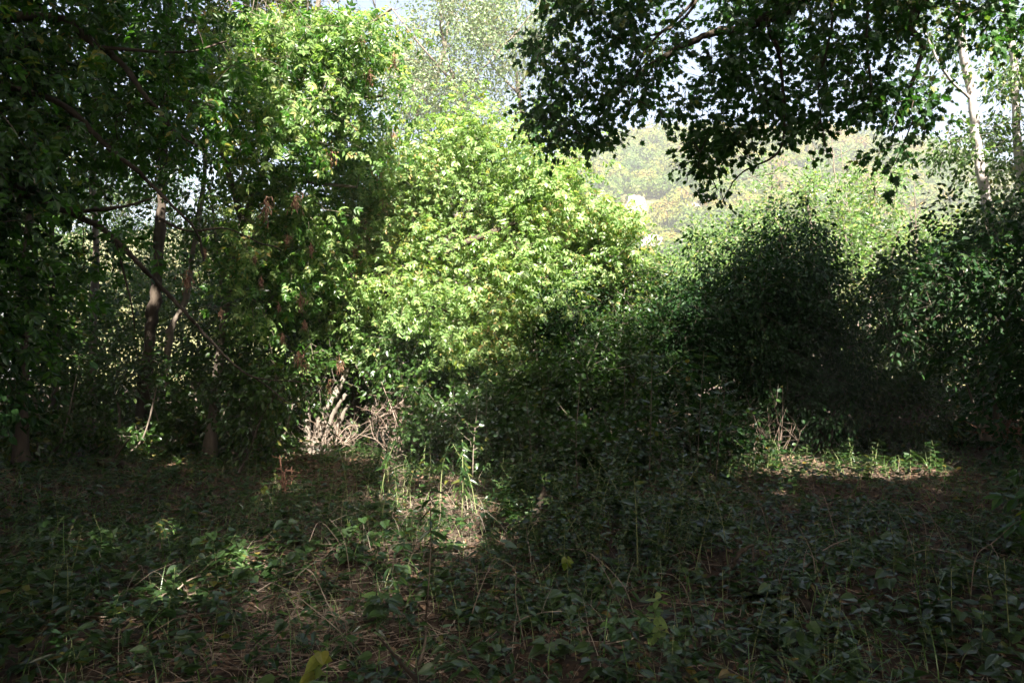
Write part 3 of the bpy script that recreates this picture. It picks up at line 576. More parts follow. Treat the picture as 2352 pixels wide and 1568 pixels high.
for i, (x, y, Y, bl, n, lb, mt, ln) in enumerate(hed):
    b = at(x, y, Y); b[2] = 0; st = []
    for j in range(5):
        o = np.array([np.cos(j * 1.3 + i), np.sin(j * 1.3 + i) * .5, 0]); t_ = E(*bl[j % len(bl)])[0]
        st.append(([tuple(b + .1 * o), tuple((b + t_) / 2 + .3 * o), tuple(t_ + .5 * o)], .035, .01))
    tree('shade_shrub', lb, 'shrub', st, ([E(*k) for k in bl], n), 50, .36, OVAL6, ln, M[mt], M['bark_grey'], 120 + i, .5, .8, .009, 'shrubs around the dome shaped bush')

thk = [(1250, 1040, 10.5, [(1250, 1015, 10.5, 100, 40, .6), (1150, 1020, 10.8, 80, 35, .5)], 80, 'knee deep dark shrub in the middle of the shaded thicket'),
       (1450, 1050, 10.2, [(1450, 1010, 10.2, 100, 48, .6), (1360, 1040, 9.8, 80, 35, .5)], 90, 'dark shrub of round leaves before the broad shrub in the dip'),
       (1600, 1030, 11.5, [(1600, 960, 11.5, 80, 80, .6), (1680, 990, 12, 70, 50, .6)], 120, 'dark shrub leaning against the foot of the dome shaped bush'),
       (1830, 1010, 14.6, [(1790, 960, 14.6, 120, 60, .7), (1960, 980, 14.6, 80, 50, .7)], 130, 'black green low shrub under the skirt of the dome shaped bush'),
       (1060, 1030, 11.8, [(1060, 980, 11.8, 90, 55, .6), (980, 1000, 12, 60, 40, .5)], 110, 'low dark shrub behind the tall lance leaved weeds'),
       (2150, 1010, 15, [(2150, 960, 15, 120, 60, .7), (2290, 970, 15, 90, 50, .7)], 120, 'low dark shrub behind the sunlit strip near the reddish stems')]
for i, (x, y, Y, bl, n, lb) in enumerate(thk):
    b = at(x, y, Y); b[2] = 0; st = []
    for j in range(6):
        o = np.array([np.cos(j * 1.1 + i), np.sin(j * 1.1 + i) * .5, 0]); t_ = E(*bl[j % len(bl)])[0]
        st.append(([tuple(b + .15 * o), tuple((b + t_) / 2 + .3 * o), tuple(t_ + .45 * o)], .014, .005))
    tree('thicket_shrub', lb, 'shrub', st, ([E(*k) for k in bl], n), 26, .3, ROUND, .07, M['herb_grey'] if i in (0, 4) else M['wood'] if i == 1 else M['bush'], M['bark_grey'], 160 + i, .15, 1.0, .006, 'low shrubs of the thicket', leaf2=M['herb'], p2=.45)

tree('arching_shrub', 'multi stemmed shrub with arching dark limbs and reddish stems at the clearing edge', 'shrub',
     [(P((2268, 1012, 12), (2264, 930, 12), (2255, 880, 12), (2235, 800, 12), (2190, 720, 11.6), (2130, 690, 11.2)), .04, .014), (P((2290, 1010, 12.1), (2288, 900, 12), (2300, 830, 11.8), (2330, 740, 11.4), (2310, 600, 11), (2280, 520, 11)), .055, .02),
      (P((2255, 1010, 12), (2240, 940, 12), (2215, 870, 12), (2200, 850, 12)), .028, .012), (P((2278, 880, 12), (2345, 850, 12), (2420, 780, 11.8)), .05, .02), (P((2300, 830, 11.8), (2250, 760, 11.6), (2205, 700, 11.4), (2170, 680, 11)), .04, .012)],
     ([E(*b) for b in [(2230, 640, 11.2, 130, 80, 1), (2150, 690, 11.2, 110, 80, .9), (2320, 560, 11, 100, 120, 1), (2090, 660, 11.5, 90, 70, .8), (2330, 690, 11, 90, 80, .8), (2140, 770, 11.6, 90, 60, .8), (2270, 520, 11.2, 80, 50, .8), (2320, 800, 11.6, 80, 50, .7), (2330, 880, 13, 60, 60, .6)]], 350), 40, .36,
     OVAL6, .095, M['bush'], M['bark_grey'], 8, .5, .8, .009, leaf2=M['wood'], p2=.12)

for lb, bx, by, bl, sd in [('near black leafy shrub added to darken the edge of the gloomy wood', -4.5, 5.2, [(-30, 480, 5.3, 110, 230, .5), (-10, 800, 5.3, 90, 150, .4), (-40, 160, 5.4, 120, 150, .5)], 181),
                           ('near black leafy shrub added to darken the edge beside the arching shrub', 5.0, 6.2, [(2400, 700, 6.3, 90, 200, .5), (2390, 930, 6.2, 80, 110, .4)], 182)]:
    tree('edge_shrub', lb, 'shrub', [([(bx, by, -.05), (bx + .1, by, 1.2), tuple(E(*bl[0])[0])], .035, .012), ([(bx, by, -.05), (bx - .15, by + .1, .9), tuple(E(*bl[1])[0])], .025, .01)], ([E(*k) for k in bl], 75), 38, .3, OVAL6, .075, M['bush'], M['bark'], sd, .5, .8, .006, 'dark shrubs at the clearing sides')  # near black foliage, added partly for the darkening at the view's edges

# white trunked trees
birk = [([(2305, 1000, 15), (2290, 700, 15), (2268, 470, 15), (2252, 380, 15), (2232, 230, 15), (2206, 80, 15), (2185, -120, 15.1)], .12, .075, [(2165, 120, 15.4, 50, 110, .8), (2285, 180, 15.2, 30, 130, .8), (2300, 440, 14.5, 50, 90, .8), (2190, 340, 15.3, 50, 60, .7), (2120, 20, 15, 50, 60, .8), (2250, 540, 14.3, 70, 60, .8)], 'white barked leaning trunk with orange patches and climbing leaves, the thicker of two'),
        ([(2400, 1000, 16), (2380, 700, 16), (2345, 420, 16), (2332, 200, 16), (2318, 40, 16), (2300, -150, 16)], .11, .07, [(2360, 100, 16.3, 40, 130, .8), (2300, 330, 16.4, 40, 100, .8), (2330, 490, 15.4, 60, 70, .8), (2400, 250, 15.5, 50, 200, .8)], 'white barked trunk nearest the picture edge wrapped in climbing leaves')]
for i, (tr, r0, r1, bl, lb) in enumerate(birk):
    tree('white_trunk_tree', lb, 'tree', [(P(*tr), r0, r1), (P(tr[4], (tr[4][0] - 60, tr[4][1] - 60, tr[4][2] - .3), (tr[4][0] - 110, tr[4][1] - 160, tr[4][2] - .5)), .04, .015)], ([E(*b) for b in bl], 105), 34, .4, OVAL6, .11, M['willow'], M['bark_birch'], 140 + i, .6, .5, .01, 'white barked trees', leaf2=M['wood'], p2=.5)

# ------------------------------------------------------------------ the big field maple overhead: its lowest sprays hang into view
POLY0 = np.array([(1265, -60), (1275, 40), (1215, 150), (1225, 210), (1240, 300), (1225, 350), (1290, 385), (1345, 350), (1360, 395), (1450, 375), (1470, 335), (1530, 300), (1570, 315), (1600, 360), (1585, 400), (1630, 470), (1660, 485), (1695, 440), (1705, 350), (1720, 395), (1820, 345),
                 (1850, 340), (1890, 330), (1900, 375), (1925, 350), (1915, 290), (1990, 320), (2060, 300), (2100, 330), (2010, 400), (2040, 420), (2120, 350), (2130, 260), (2180, 210), (2120, 130), (2200, 100), (2250, 150), (2300, 90), (2365, 120), (2365, -60)], float)
POLY = POLY0 - np.stack([0 * POLY0[:, 0], np.where((POLY0[:, 1] > 120), 42, 0)], 1)
HOLES = [(1330, 80, 18), (1545, 190, 36), (1560, 25, 30), (1830, 75, 22), (1700, 235, 24), (1950, 270, 22), (1520, 110, 16), (1640, 170, 14), (1290, 110, 16), (1480, 255, 14), (2070, 180, 20), (1860, 225, 16), (1605, 60, 16), (2120, 110, 18), (1990, 130, 14), (1780, 290, 16), (1430, 290, 12)]
def in_poly(x, y, poly):
    ins = np.zeros(len(x), bool); j = len(poly) - 1
    for i in range(len(poly)):
        xi, yi = poly[i]; xj, yj = poly[j]
        ins ^= ((yi > y) != (yj > y)) & (x < (xj - xi) * (y - yi) / (yj - yi + 1e-9) + xi); j = i
    return ins
def proj(Pw):
    d = Pw - CAM; c = d @ FW
    return 1176 + F * d[:, 0] / c, 784 - F * (d @ UP) / c
mr_ = np.random.RandomState(9)
def maple_points(n):
    out = []
    while len(out) < n:
        x, y = mr_.uniform(1200, 2360), mr_.uniform(-260, 500)
        if y > -40 and not in_poly(np.array([x]), np.array([y]), POLY)[0]: continue
        if any((x - a) ** 2 + (y - b) ** 2 < (r * 1.5) ** 2 for a, b, r in HOLES): continue
        if y > 330 and mr_.rand() < .2: continue
        if x > 2100 and y > -40 and mr_.rand() < .35: continue
        if y > -40 and math.sin(x * .031 + 1) * math.sin(y * .037 + x * .011) > .45: continue
        out.append(at(x, y, 6.6 + 1.9 * mr_.rand()))
    return np.array(out)
vis = maple_points(720)
# the crown above, out of the frame: leaves added for shade, gaps cut for sunlight
up_blobs = [(np.array([4.2, 5.0, 9.5]), np.array([4.2, 4.5, 2.3])), (np.array([5.5, 1.0, 9.0]), np.array([4.5, 4, 3])), (np.array([1.8, 1.5, 8.5]), np.array([3, 3.2, 2.2])), (np.array([7.5, 6.0, 9.5]), np.array([3.5, 4.0, 2.4])), (np.array([3.5, 7.6, 8.8]), np.array([3.5, 1.6, 1.3])), (np.array([.4, 5.5, 10.8]), np.array([2.6, 3.0, 1.8]))]
uc, _, _ = sample_blobs(up_blobs, 1300, mr_, .5); px, py = proj(uc)
uc = uc[~((uc[:, 1] > .5) & (py > -40)) & ~shades(uc, .25)]
tree('field_maple', 'big dark field maple whose lobed leaves hang down from the top of the view', 'tree',
     [([(4.6, -1.6, -.1), (4.7, -1.5, 2), (4.5, -1.0, 4.5), (4.3, -.2, 7), (4.2, 1, 9.5)], .32, .14), ([(4.5, -.8, 5), (4.2, 2, 6.6), (3.6, 5, 6.9), tuple(at(1900, -60, 7)), tuple(at(1720, 60, 7.2)), tuple(at(1650, 72, 7.4)), tuple(at(1560, 110, 7.5)), tuple(at(1440, 190, 7.6)), tuple(at(1370, 260, 7.8))], .12, .012),
      (P((1760, -60, 7.1), (1765, 60, 7.1), (1790, 130, 7.1), (1800, 260, 7.2), (1788, 350, 7.2), (1700, 400, 7.3), (1655, 470, 7.3)), .03, .005), (P((1650, -60, 7.3), (1560, 40, 7.4), (1480, 120, 7.5), (1440, 260, 7.6)), .025, .006), ([(4.4, -.2, 6.8), (5.4, 3, 7), tuple(at(2150, -40, 7)), tuple(at(2120, 120, 7.2)), tuple(at(2060, 280, 7.4))], .09, .01),
      (P((1620, -60, 7.3), (1590, 20, 7.3), (1530, 70, 7.4), (1440, 90, 7.5), (1380, 70, 7.6)), .022, .006), (P((1900, -60, 7), (1910, 60, 7), (1880, 200, 7.2), (1895, 340, 7.2)), .02, .005), (P((2000, -60, 7), (1990, 80, 7.1), (2000, 220, 7.2), (1960, 290, 7.3)), .02, .005),
      ([(4.3, 0, 7), (3, 2.5, 8), (2.2, 4, 8.6)], .08, .03), ([(4.3, 0, 7.5), (5.5, 4, 9), (5, 7, 9.3)], .08, .03), ([(4.5, -.5, 6), (7, 2, 8.5), (8, 5, 9.5)], .08, .03)],
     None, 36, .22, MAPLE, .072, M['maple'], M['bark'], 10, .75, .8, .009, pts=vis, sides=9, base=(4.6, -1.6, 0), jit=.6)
rng_up = np.random.RandomState(31)
def leaf_roof(C, per, cr, T, ln, mat, name, parent, origin, rng, thin=True):
    mb = MB(); n = len(C); Pp = np.repeat(C, per, 0) + rng.randn(n * per, 3) * cr * .55
    if thin: Pp = Pp[~shades(Pp, .05)]
    place_leaves(mb, T, Pp, unit(rng, len(Pp)), ln, rng, .5, .9, .6); return mb.build(name, mat, parent, False, origin)
fm = [o for o in bpy.data.objects if o.name == 'field_maple'][0]
leaf_roof(uc, 95, .5, MAPLE, .12, M['maple'], 'upper_crown', fm, np.array(fm.location), rng_up)

# ------------------------------------------------------------------ unseen trees and bushes added for shade, crowns cut where sun should land
cr_ = np.random.RandomState(21)
BIG = [(-3, -4, 13, 5), (-8, -1, 12, 4.5), (-9, 5, 12.5, 4), (2, -7, 13, 5), (8, -5, 13, 5), (-7, -9, 14, 5), (4, -14, 15, 5), (-2, -14, 16, 5), (-13, 1, 10, 4.5), (-13, 9, 9, 4.5), (12, 1, 11, 4.5), (12.5, 8, 9, 4), (-12, -8, 14, 5), (11, -12, 15, 5), (-10.5, 12.5, 8, 3.5), (15, 14, 8, 4),
       (-2.5, 2.5, 12.5, 4), (-10, 8, 10, 4), (10, 4, 8, 3.5), (13, 12, 6, 3.5), (-4.5, 6, 12.5, 3.2, -8.3, 4.3), (-7, 11, 11, 3, -11.5, 8.5)]
for i, (x, y, hz, r, *foot) in enumerate(BIG):
    bl = [(np.array([x + cr_.randn() * r * .4, y + cr_.randn() * r * .4, hz + cr_.randn() * 1.2]), np.array([r, r, r * .75]) * cr_.uniform(.6, .95)) for _ in range(4)]
    C, _, _ = sample_blobs(bl, 330, cr_, .5)
    px, py = proj(C); front = C[:, 1] > .5
    C = C[~(front & (px > -250) & (px < 2600) & (py > -120)) & ~shades(C, .2)]
    if len(C) < 10: continue
    fx, fy = foot if foot else (x, y)
    b = np.array([fx, fy, 0.]); root = empty('unseen_shade_tree', b, 'unseen tall broadleaf tree, crown cut to steer shade onto the clearing', 'tree', 'unseen shade trees around the clearing')
    bx, by, _ = b
    mb = MB(); mb.tube(smooth_path([(fx, fy, -.1), (fx * .9 + x * .1 + .2, fy * .9 + y * .1, hz * .35), (fx * .55 + x * .45 + .1, fy * .55 + y * .45 + .2, hz * .7), (x, y, hz + 1)], 5), np.linspace(.28, .08, 16), 9, 0, .12, cr_); mb.build('trunk', M['bark'], root, True, b)
    mb = MB()
    for k in range(14):
        u0 = cr_.uniform(.6, .9); s0 = np.array([fx * (1 - u0) + x * u0 if foot else x + .1, fy * (1 - u0) + y * u0 if foot else y + .1, hz * (.45 + .55 * u0)]); e0 = C[cr_.randint(len(C))]; mb.tube(smooth_path([s0, (s0 + e0) / 2 + [0, 0, .4], e0], 4), np.linspace(.07, .015, 9), 5)
    mb.build('limb', M['bark'], root, True, b)
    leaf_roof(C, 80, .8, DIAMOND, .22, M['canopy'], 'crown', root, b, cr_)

RING = [(-11.5, 14.5), (-13, 9.5), (-14, 4.5), (-14, -.5), (-12.5, -5.5), (-9.5, -10), (-5.5, -13), (-1, -14), (3.5, -14), (8, -12), (11.5, -8.5), (13.5, -4), (14, .5), (14, 5), (13.5, 9.5), (14.5, 14), (-9, 4.5), (-8.5, 0), (-6, -5), (0, -8), (6, -6.5), (9.5, -1), (9.5, 5.5)]  # unseen bushes added behind and at the sides to block low light
for i, (x, y) in enumerate(RING):
    r_ = 2.9 if i < 16 else 1.7; top = 7.5 if i < 16 else 4.5
    bl = [(np.array([x + cr_.randn() * .6, y + cr_.randn() * .6, top * q]), np.array([r_, r_, top * .26]) * cr_.uniform(.85, 1.1)) for q in (.25, .5, .75)]
    C, _, _ = sample_blobs(bl, 170 if i < 16 else 110, cr_, .5)
    px, py = proj(C); C = C[~((C[:, 1] > .3) & (px > -130) & (px < 2480)) & ~shades(C, .2)]; C[:, 2] = np.maximum(C[:, 2], .3)
    if len(C) < 10: continue
    b = np.array([x, y, 0.]); root = empty('unseen_shade_bush', b, 'unseen dense leafy bush added around the clearing to block low light', 'bush', 'unseen bushes added to block low light')
    mb = MB()
    for k in range(9):
        e0 = C[cr_.randint(len(C))]; s0 = b + np.array([cr_.randn() * .3, cr_.randn() * .3, -.05]); mb.tube(smooth_path([s0, (s0 + e0) / 2 + [0, 0, .5], e0], 4), np.linspace(.05, .012, 9), 5)
    mb.build('trunk', M['bark'], root, True, b)
    leaf_roof(C, 70, .7, DIAMOND, .2, M['canopy'], 'crown', root, b, cr_)

# ------------------------------------------------------------------ forest floor
fr = np.random.RandomState(55)
def floor_pts(n, y0=2.6, y1=22, p=1.0, half=.86):
    y = (y0 ** (1 + p) + fr.rand(n) * (y1 ** (1 + p) - y0 ** (1 + p))) ** (1 / (1 + p))
    x = fr.uniform(-half, half, n) * (y + .6)
    return np.stack([x, y, gz(x, y)], 1)
def patchy(P, s=1.0, ph=0.0):
    x, y = P[:, 0], P[:, 1]
    return .5 + .25 * np.sin(x * 1.3 * s + ph) * np.cos(y * 1.1 * s - ph) + .25 * np.sin(x * 2.9 * s - y * 2.3 * s + ph * 2)

Pf = floor_pts(110000, 2.4, 24, .6)
Pf[:, 2] += fr.rand(len(Pf)) * .03
mb = MB(); near = Pf[:, 1] < 8
place_leaves(mb, OVATE, Pf[near], unit(fr, near.sum()) * [1, 1, .25], .043, fr, .05, 1.6, .4, 0, .5)
place_leaves(mb, DIAMOND, Pf[~near], unit(fr, (~near).sum()) * [1, 1, .25], .065, fr, .05, 1.8, .3)
tag(mb.build('fallen_leaves', M['litter']), 'brown fallen leaves scattered over the forest floor', None, None, 'stuff')

def blades(P, L, wd, rng, lean=.7, flatness=0.0):
    """curved ribbons"""
    k = len(P); n = 6; t = np.linspace(0, 1, n)
    az = rng.rand(k) * 2 * math.pi; d = np.stack([np.cos(az), np.sin(az), 0 * az], 1); s = np.stack([-np.sin(az), np.cos(az), 0 * az], 1)
    L = np.broadcast_to(L, (k,)) * rng.uniform(.5, 1.4, k); ln = lean * rng.uniform(.4, 1.5, k)
    up = np.maximum(0, 1 - flatness * rng.rand(k))
    x = (t[None] ** 1.6) * (ln * L)[:, None]; z = (t[None] - .55 * ln[:, None] * t[None] ** 2.4) * (L * up)[:, None]
    side = rng.randn(k)[:, None] * .12 * L[:, None] * t[None] ** 2
    mid = P[:, None] + x[..., None] * d[:, None] + side[..., None] * s[:, None]; mid[..., 2] += z
    mid[..., 2] = np.maximum(mid[..., 2], P[:, None, 2] + .012)
    ww = (wd * (1 - .8 * t))[None, :, None] * s[:, None] * rng.uniform(.6, 1.4, (k, 1, 1))
    V = np.stack([mid - ww, mid + ww], 2).reshape(k, -1, 3)
    i = np.arange(n - 1) * 2; q = np.stack([i, i + 1, i + 3, i + 2], -1).ravel()
    return V.reshape(-1, 3), (q[None] + np.arange(k)[:, None] * 2 * n).ravel(), np.full(k * (n - 1), 4)

Pg = floor_pts(40000, 2.5, 16, .7)
cx, cy_ = -.9, 8.0
dens = .14 + .75 * np.exp(-(((Pg[:, 0] - cx) / 2.0) ** 2 + ((Pg[:, 1] - cy_) / 2.2) ** 2)) + .36 * np.exp(-(((Pg[:, 0] + 1.0) / 1.1) ** 2 + ((Pg[:, 1] - 4.2) / 1.0) ** 2))
Pg = Pg[fr.rand(len(Pg)) < dens * (.3 + patchy(Pg, 1.2, .7))]
mb = MB(); mb.add(*blades(Pg, .34, .0022, fr, .9, .75)); mb.add(*blades(Pg[::6] + [.05, .03, 0], .45, .0025, fr, 1.0, .3))
tag(mb.build('dry_grass', M['straw']), 'tangled dry straw coloured grass on the forest floor', None, None, 'stuff')
tw = floor_pts(2600, 2.5, 14, .5); tw = np.vstack([tw, np.stack([fr.normal(-1.1, .7, 700), fr.normal(4.2, .7, 700), np.zeros(700)], 1)]); mb = MB()
for p_ in tw:
    a_ = fr.rand() * 6.283; L_ = fr.uniform(.08, .45); d_ = np.array([math.cos(a_), math.sin(a_), fr.uniform(-.05, .2)]) * L_; p_[2] = gz(p_[0], p_[1]) + .02
    q_ = np.array([p_, p_ + d_ * .5 + fr.randn(3) * .05 * L_, p_ + d_]); q_[:, 2] = np.maximum(q_[:, 2], p_[2]); mb.tube(q_, np.array([1, .8, .4]) * fr.uniform(.0015, .0045), 4)
tag(mb.build('twig_litter', M['twig']), 'fallen dead twigs strewn over the forest floor', None, None, 'stuff')
Pg = floor_pts(16000, 2.5, 14, .7); Pg = Pg[fr.rand(len(Pg)) < .35 * patchy(Pg, .8, 2) + .1]
mb = MB(); mb.add(*blades(Pg, .38, .004, fr, .9, .3)); tag(mb.build('green_grass', M['grass']), 'thin green grass blades among the herbs', None, None, 'stuff')

def herbs(n, y0, y1, T, ln, hmin, hmax, mat, name, label, dens_fn, half=.86):
    B = floor_pts(n, y0, y1, .8, half); B = B[fr.rand(len(B)) < dens_fn(B)]
    k = len(B); hh = hmin + (hmax - hmin) * fr.rand(k) ** 1.5; lean = fr.randn(k, 2) * .25
    mb = MB(); top = B + np.stack([lean[:, 0] * hh, lean[:, 1] * hh, hh], 1)
    # stems as thin ribbons
    V, lo, c = blades(B, hh * 1.1, .0022, fr, .25); mb.add(V, lo, c, 1)
    per = 9; t = fr.rand(k, per, 1) ** .6
    Pp = (B[:, None] * (1 - t) + top[:, None] * t).reshape(-1, 3)
    az = fr.rand(k * per) * 2 * math.pi; D = np.stack([np.cos(az), np.sin(az), .15 + 0 * az], 1)
    Pp += D * (.012 + .05 * fr.rand(k * per, 1)) * [1, 1, .3]; Pp[:, 2] = np.maximum(Pp[:, 2], gz(Pp[:, 0], Pp[:, 1]) + .02)
    place_leaves(mb, T, Pp, D, ln, fr, .25, 1.6, .35, 0, .4)
    tag(mb.build(name, [mat, M['stem']]), label, None, None, 'stuff')
def bare_spot(B):      # twig and straw patch in front
    return 1 - .8 * np.exp(-(((B[:, 0] + 1.15) / .9) ** 2 + ((B[:, 1] - 4.1) / .9) ** 2)) - .75 * np.exp(-(((B[:, 0] + 1.0) / .9) ** 2 + ((B[:, 1] - 8.2) / .9) ** 2))
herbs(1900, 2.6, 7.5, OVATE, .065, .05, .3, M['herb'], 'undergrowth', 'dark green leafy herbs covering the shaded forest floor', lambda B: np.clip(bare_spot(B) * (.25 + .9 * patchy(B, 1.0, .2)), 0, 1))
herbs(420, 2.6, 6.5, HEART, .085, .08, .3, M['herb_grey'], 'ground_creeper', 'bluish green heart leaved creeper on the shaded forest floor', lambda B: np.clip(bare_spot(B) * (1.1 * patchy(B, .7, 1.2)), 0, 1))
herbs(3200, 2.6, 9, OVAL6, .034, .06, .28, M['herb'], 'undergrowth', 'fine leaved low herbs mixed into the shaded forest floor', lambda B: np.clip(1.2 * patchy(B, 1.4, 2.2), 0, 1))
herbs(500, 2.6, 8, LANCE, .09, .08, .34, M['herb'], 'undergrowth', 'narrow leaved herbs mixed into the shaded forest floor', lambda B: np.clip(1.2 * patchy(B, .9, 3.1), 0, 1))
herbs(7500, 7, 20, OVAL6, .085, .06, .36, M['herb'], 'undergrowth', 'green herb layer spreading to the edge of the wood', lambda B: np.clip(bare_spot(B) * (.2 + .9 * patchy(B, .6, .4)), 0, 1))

# ------------------------------------------------------------------ single weeds, saplings, stalks
wr = np.random.RandomState(99)
def weed(name, label, cat, group, h, T, ln, n, mat, stemmat, r0=.005, whorl=2, droop=.3, flat=1.2, start=.25, side=0, seed=0, bend=.12, grow=-.4):
    rng = np.random.RandomState(seed); root = empty(name, (0, 0, -50), label, cat, group)
    top = np.array([rng.randn() * bend * h, rng.randn() * bend * h, h]); path = smooth_path([(0, 0, -.02), tuple(top * [.3, .3, .5] + rng.randn(3) * .02), tuple(top)], 6)
    mb = MB(); mb.tube(path, np.linspace(r0, r0 * .4, len(path)), 5); Ps, Ds, Sz = [], [], []
    def along(pp, n, s0, f):
        for i in range(n):
            u = s0 + (1 - s0) * (i + .5) / n; k = u * (len(pp) - 1); a = int(k); q = pp[a] + (pp[min(a + 1, len(pp) - 1)] - pp[a]) * (k - a)
            for wq in range(whorl):
                az = i * 1.57 + wq * 2 * math.pi / whorl + rng.randn() * .25
                Ps.append(q); Ds.append((math.cos(az), math.sin(az), .35)); Sz.append(f * (1 + grow * u) * rng.uniform(.75, 1.2))
    along(path, n, start, 1)
    for j in range(side):
        q = path[rng.randint(len(path) // 4, len(path) - 2)]; az = rng.rand() * 6.28; L = h * rng.uniform(.18, .34)
        e = q + np.array([math.cos(az) * L * .8, math.sin(az) * L * .8, L * .7]); pp = smooth_path([q, (q + e) / 2 + [0, 0, -.03], e], 5)
        mb.tube(pp, np.linspace(r0 * .5, r0 * .2, len(pp)), 4); along(pp, max(4, n // 2), .15, .9)
    mb.build('stem', stemmat, root, True)
    lb = MB(); place_leaves(lb, T, np.array(Ps), np.array(Ds), ln * np.array(Sz), rng, droop, flat, .25, 0, .1); lb.build('foliage', mat, root)
    KIDS[root.name] = list(root.children); root['_used'] = 0
    return root
def scatter(protos, pts, group, smin=.8, smax=1.25, label=None):
    for i, (x, y) in enumerate(pts):
        o = protos[i % len(protos)]; s = wr.uniform(smin, smax); rz = wr.rand() * 6.28; loc = (x, y, float(gz(x, y)))
        tl = (wr.randn() * .08, wr.randn() * .08)
        if not o['_used']:
            o['_used'] = 1; o.location = loc; o.rotation_euler = (tl[0], tl[1], rz); o.scale = (s, s, s)
            if label: o['label'] = label
        else: copy_tree(o, loc, rz, s, label, group, tl)
def gp(x, y):
    """ground point under the picture spot"""
    d = FW + (x - 1176) / F * np.array([1., 0, 0]) + (784 - y) / F * UP; k = -CAM[2] / d[2]; q = CAM + d * k; return float(q[0]), float(q[1])
def region(n, x0, x1, y0, y1): return [gp(wr.uniform(x0, x1), wr.uniform(y0, y1)) for _ in range(n)]

G = 'lance leaved weeds in the sun patch'; LB = 'tall lance leaved weed in the sunny straw patch before the bright box elder'
nett = [weed('lance_leaf_weed', LB, 'weed', G, h_, LANCE, .13, 13, M['herb'], M['stem'], .006, 2, .8, .8, .4, seed=200 + k) for k, h_ in enumerate((.95, .75, .6))]
scatter(nett, [gp(*q) for q in [(895, 1140), (930, 1150), (950, 1135), (870, 1150), (985, 1140), (1075, 1170), (1095, 1185), (1040, 1150), (915, 1170), (1010, 1165), (1110, 1150), (850, 1125), (800, 1140), (1060, 1205)]], G, label=LB)

G = 'round leaved saplings in the thicket'; LB = 'slender round leaved sapling in the shaded thicket before the dark shrubs'
rs = [weed('round_leaf_sapling', LB, 'sapling', G, h_, ROUND, .08, 12, M['herb_grey'] if k != 1 else M['herb'], M['bark_grey'], .009, 1, .1, 1.0, .3, side=7, seed=210 + k, grow=-.3) for k, h_ in enumerate((1.35, 1.0, .75))]
scatter(rs, [gp(*q) for q in [(1070, 1100), (1085, 1120), (1040, 1085), (1120, 1090), (1240, 1110), (1290, 1130), (1370, 1120), (1420, 1140), (1330, 1085), (1450, 1100), (1500, 1120), (1540, 1140), (1590, 1110), (1220, 1160), (1400, 1180), (1330, 1190), (1490, 1180), (1570, 1170), (1630, 1120), (1180, 1080), (1270, 1070), (1390, 1070), (1520, 1070), (1610, 1070)]], G, label=LB)

G = 'broad leaved weeds in the thicket'; LB = 'knee high broad leaved weed in the shaded thicket'
bl_ = [weed('broad_leaf_weed', LB, 'weed', G, h_, [OVATE, HEART, LANCE, OVATE][k], [.08, .085, .1, .065][k], 9, M['herb'] if k != 2 else M['herb_grey'], M['stem'], .005, 2, .3, 1.1, .2, side=5, seed=220 + k, bend=.2) for k, h_ in enumerate((.75, .55, .42, .6))]
scatter(bl_, region(130, 1130, 1680, 1100, 1320), G, .65, 1.1, label=LB)

G = 'low weeds on the dark floor'; LB = 'low dark green weed on the shaded floor near the camera'
lo_ = [weed('low_weed', LB, 'weed', G, h_, [OVATE, HEART, OVATE][k], .085, 6, [M['herb'], M['herb_grey'], M['herb']][k], M['stem'], .004, 2, .2, 1.5, .2, seed=230 + k) for k, h_ in enumerate((.34, .26, .42))]
scatter(lo_, region(60, 1300, 2330, 1270, 1540) + region(18, 60, 600, 1250, 1500) + region(12, 900, 1300, 1330, 1540), G, .7, 1.2, label=LB)

G = 'seedlings in the sunny strip'; LB = 'bright pale green seedling in the sunlit strip before the dome shaped bush'
se_ = [weed('seedling', LB, 'weed', G, h_, PINNATE if k == 0 else OVATE, .17 if k == 0 else .09, 6, M['herb_grey'] if k else M['herb'], M['stem'], .005, 2, .3, 1.4, .3, seed=240 + k) for k, h_ in enumerate((.45, .38, .3))]
scatter(se_, region(60, 1690, 2170, 1048, 1125) + [gp(1930, 1058), gp(1950, 1060), gp(2050, 1090), gp(2090, 1095), gp(1870, 1100)], G, .8, 1.25, label=LB)

G = 'weeds around the pale stump'; LB = 'small leafy weed on the floor between the pale stump and the straw patch'
sw_ = [weed('leafy_weed', LB, 'weed', G, h_, OVATE, .095, 7, M['herb'], M['stem'], .005, 2, .3, 1.3, .2, seed=250 + k) for k, h_ in enumerate((.5, .36))]
scatter(sw_, region(50, 560, 1020, 1060, 1260), G, .7, 1.2, label=LB)

G = 'feather leaved saplings'; LB = 'slim sapling with feather shaped compound leaves rising from the thicket'
fs_ = [weed('feather_leaf_sapling', LB, 'sapling', G, h_, PINNATE, .3, 6, M['herb'], M['bark_grey'], .008, 2, .1, 1.2, .55, seed=260 + k) for k, h_ in enumerate((1.85, 1.5))]
scatter(fs_, [gp(1600, 1130), gp(1560, 1110), gp(1490, 1150), gp(1640, 1160)], G, .95, 1.1, label=LB)

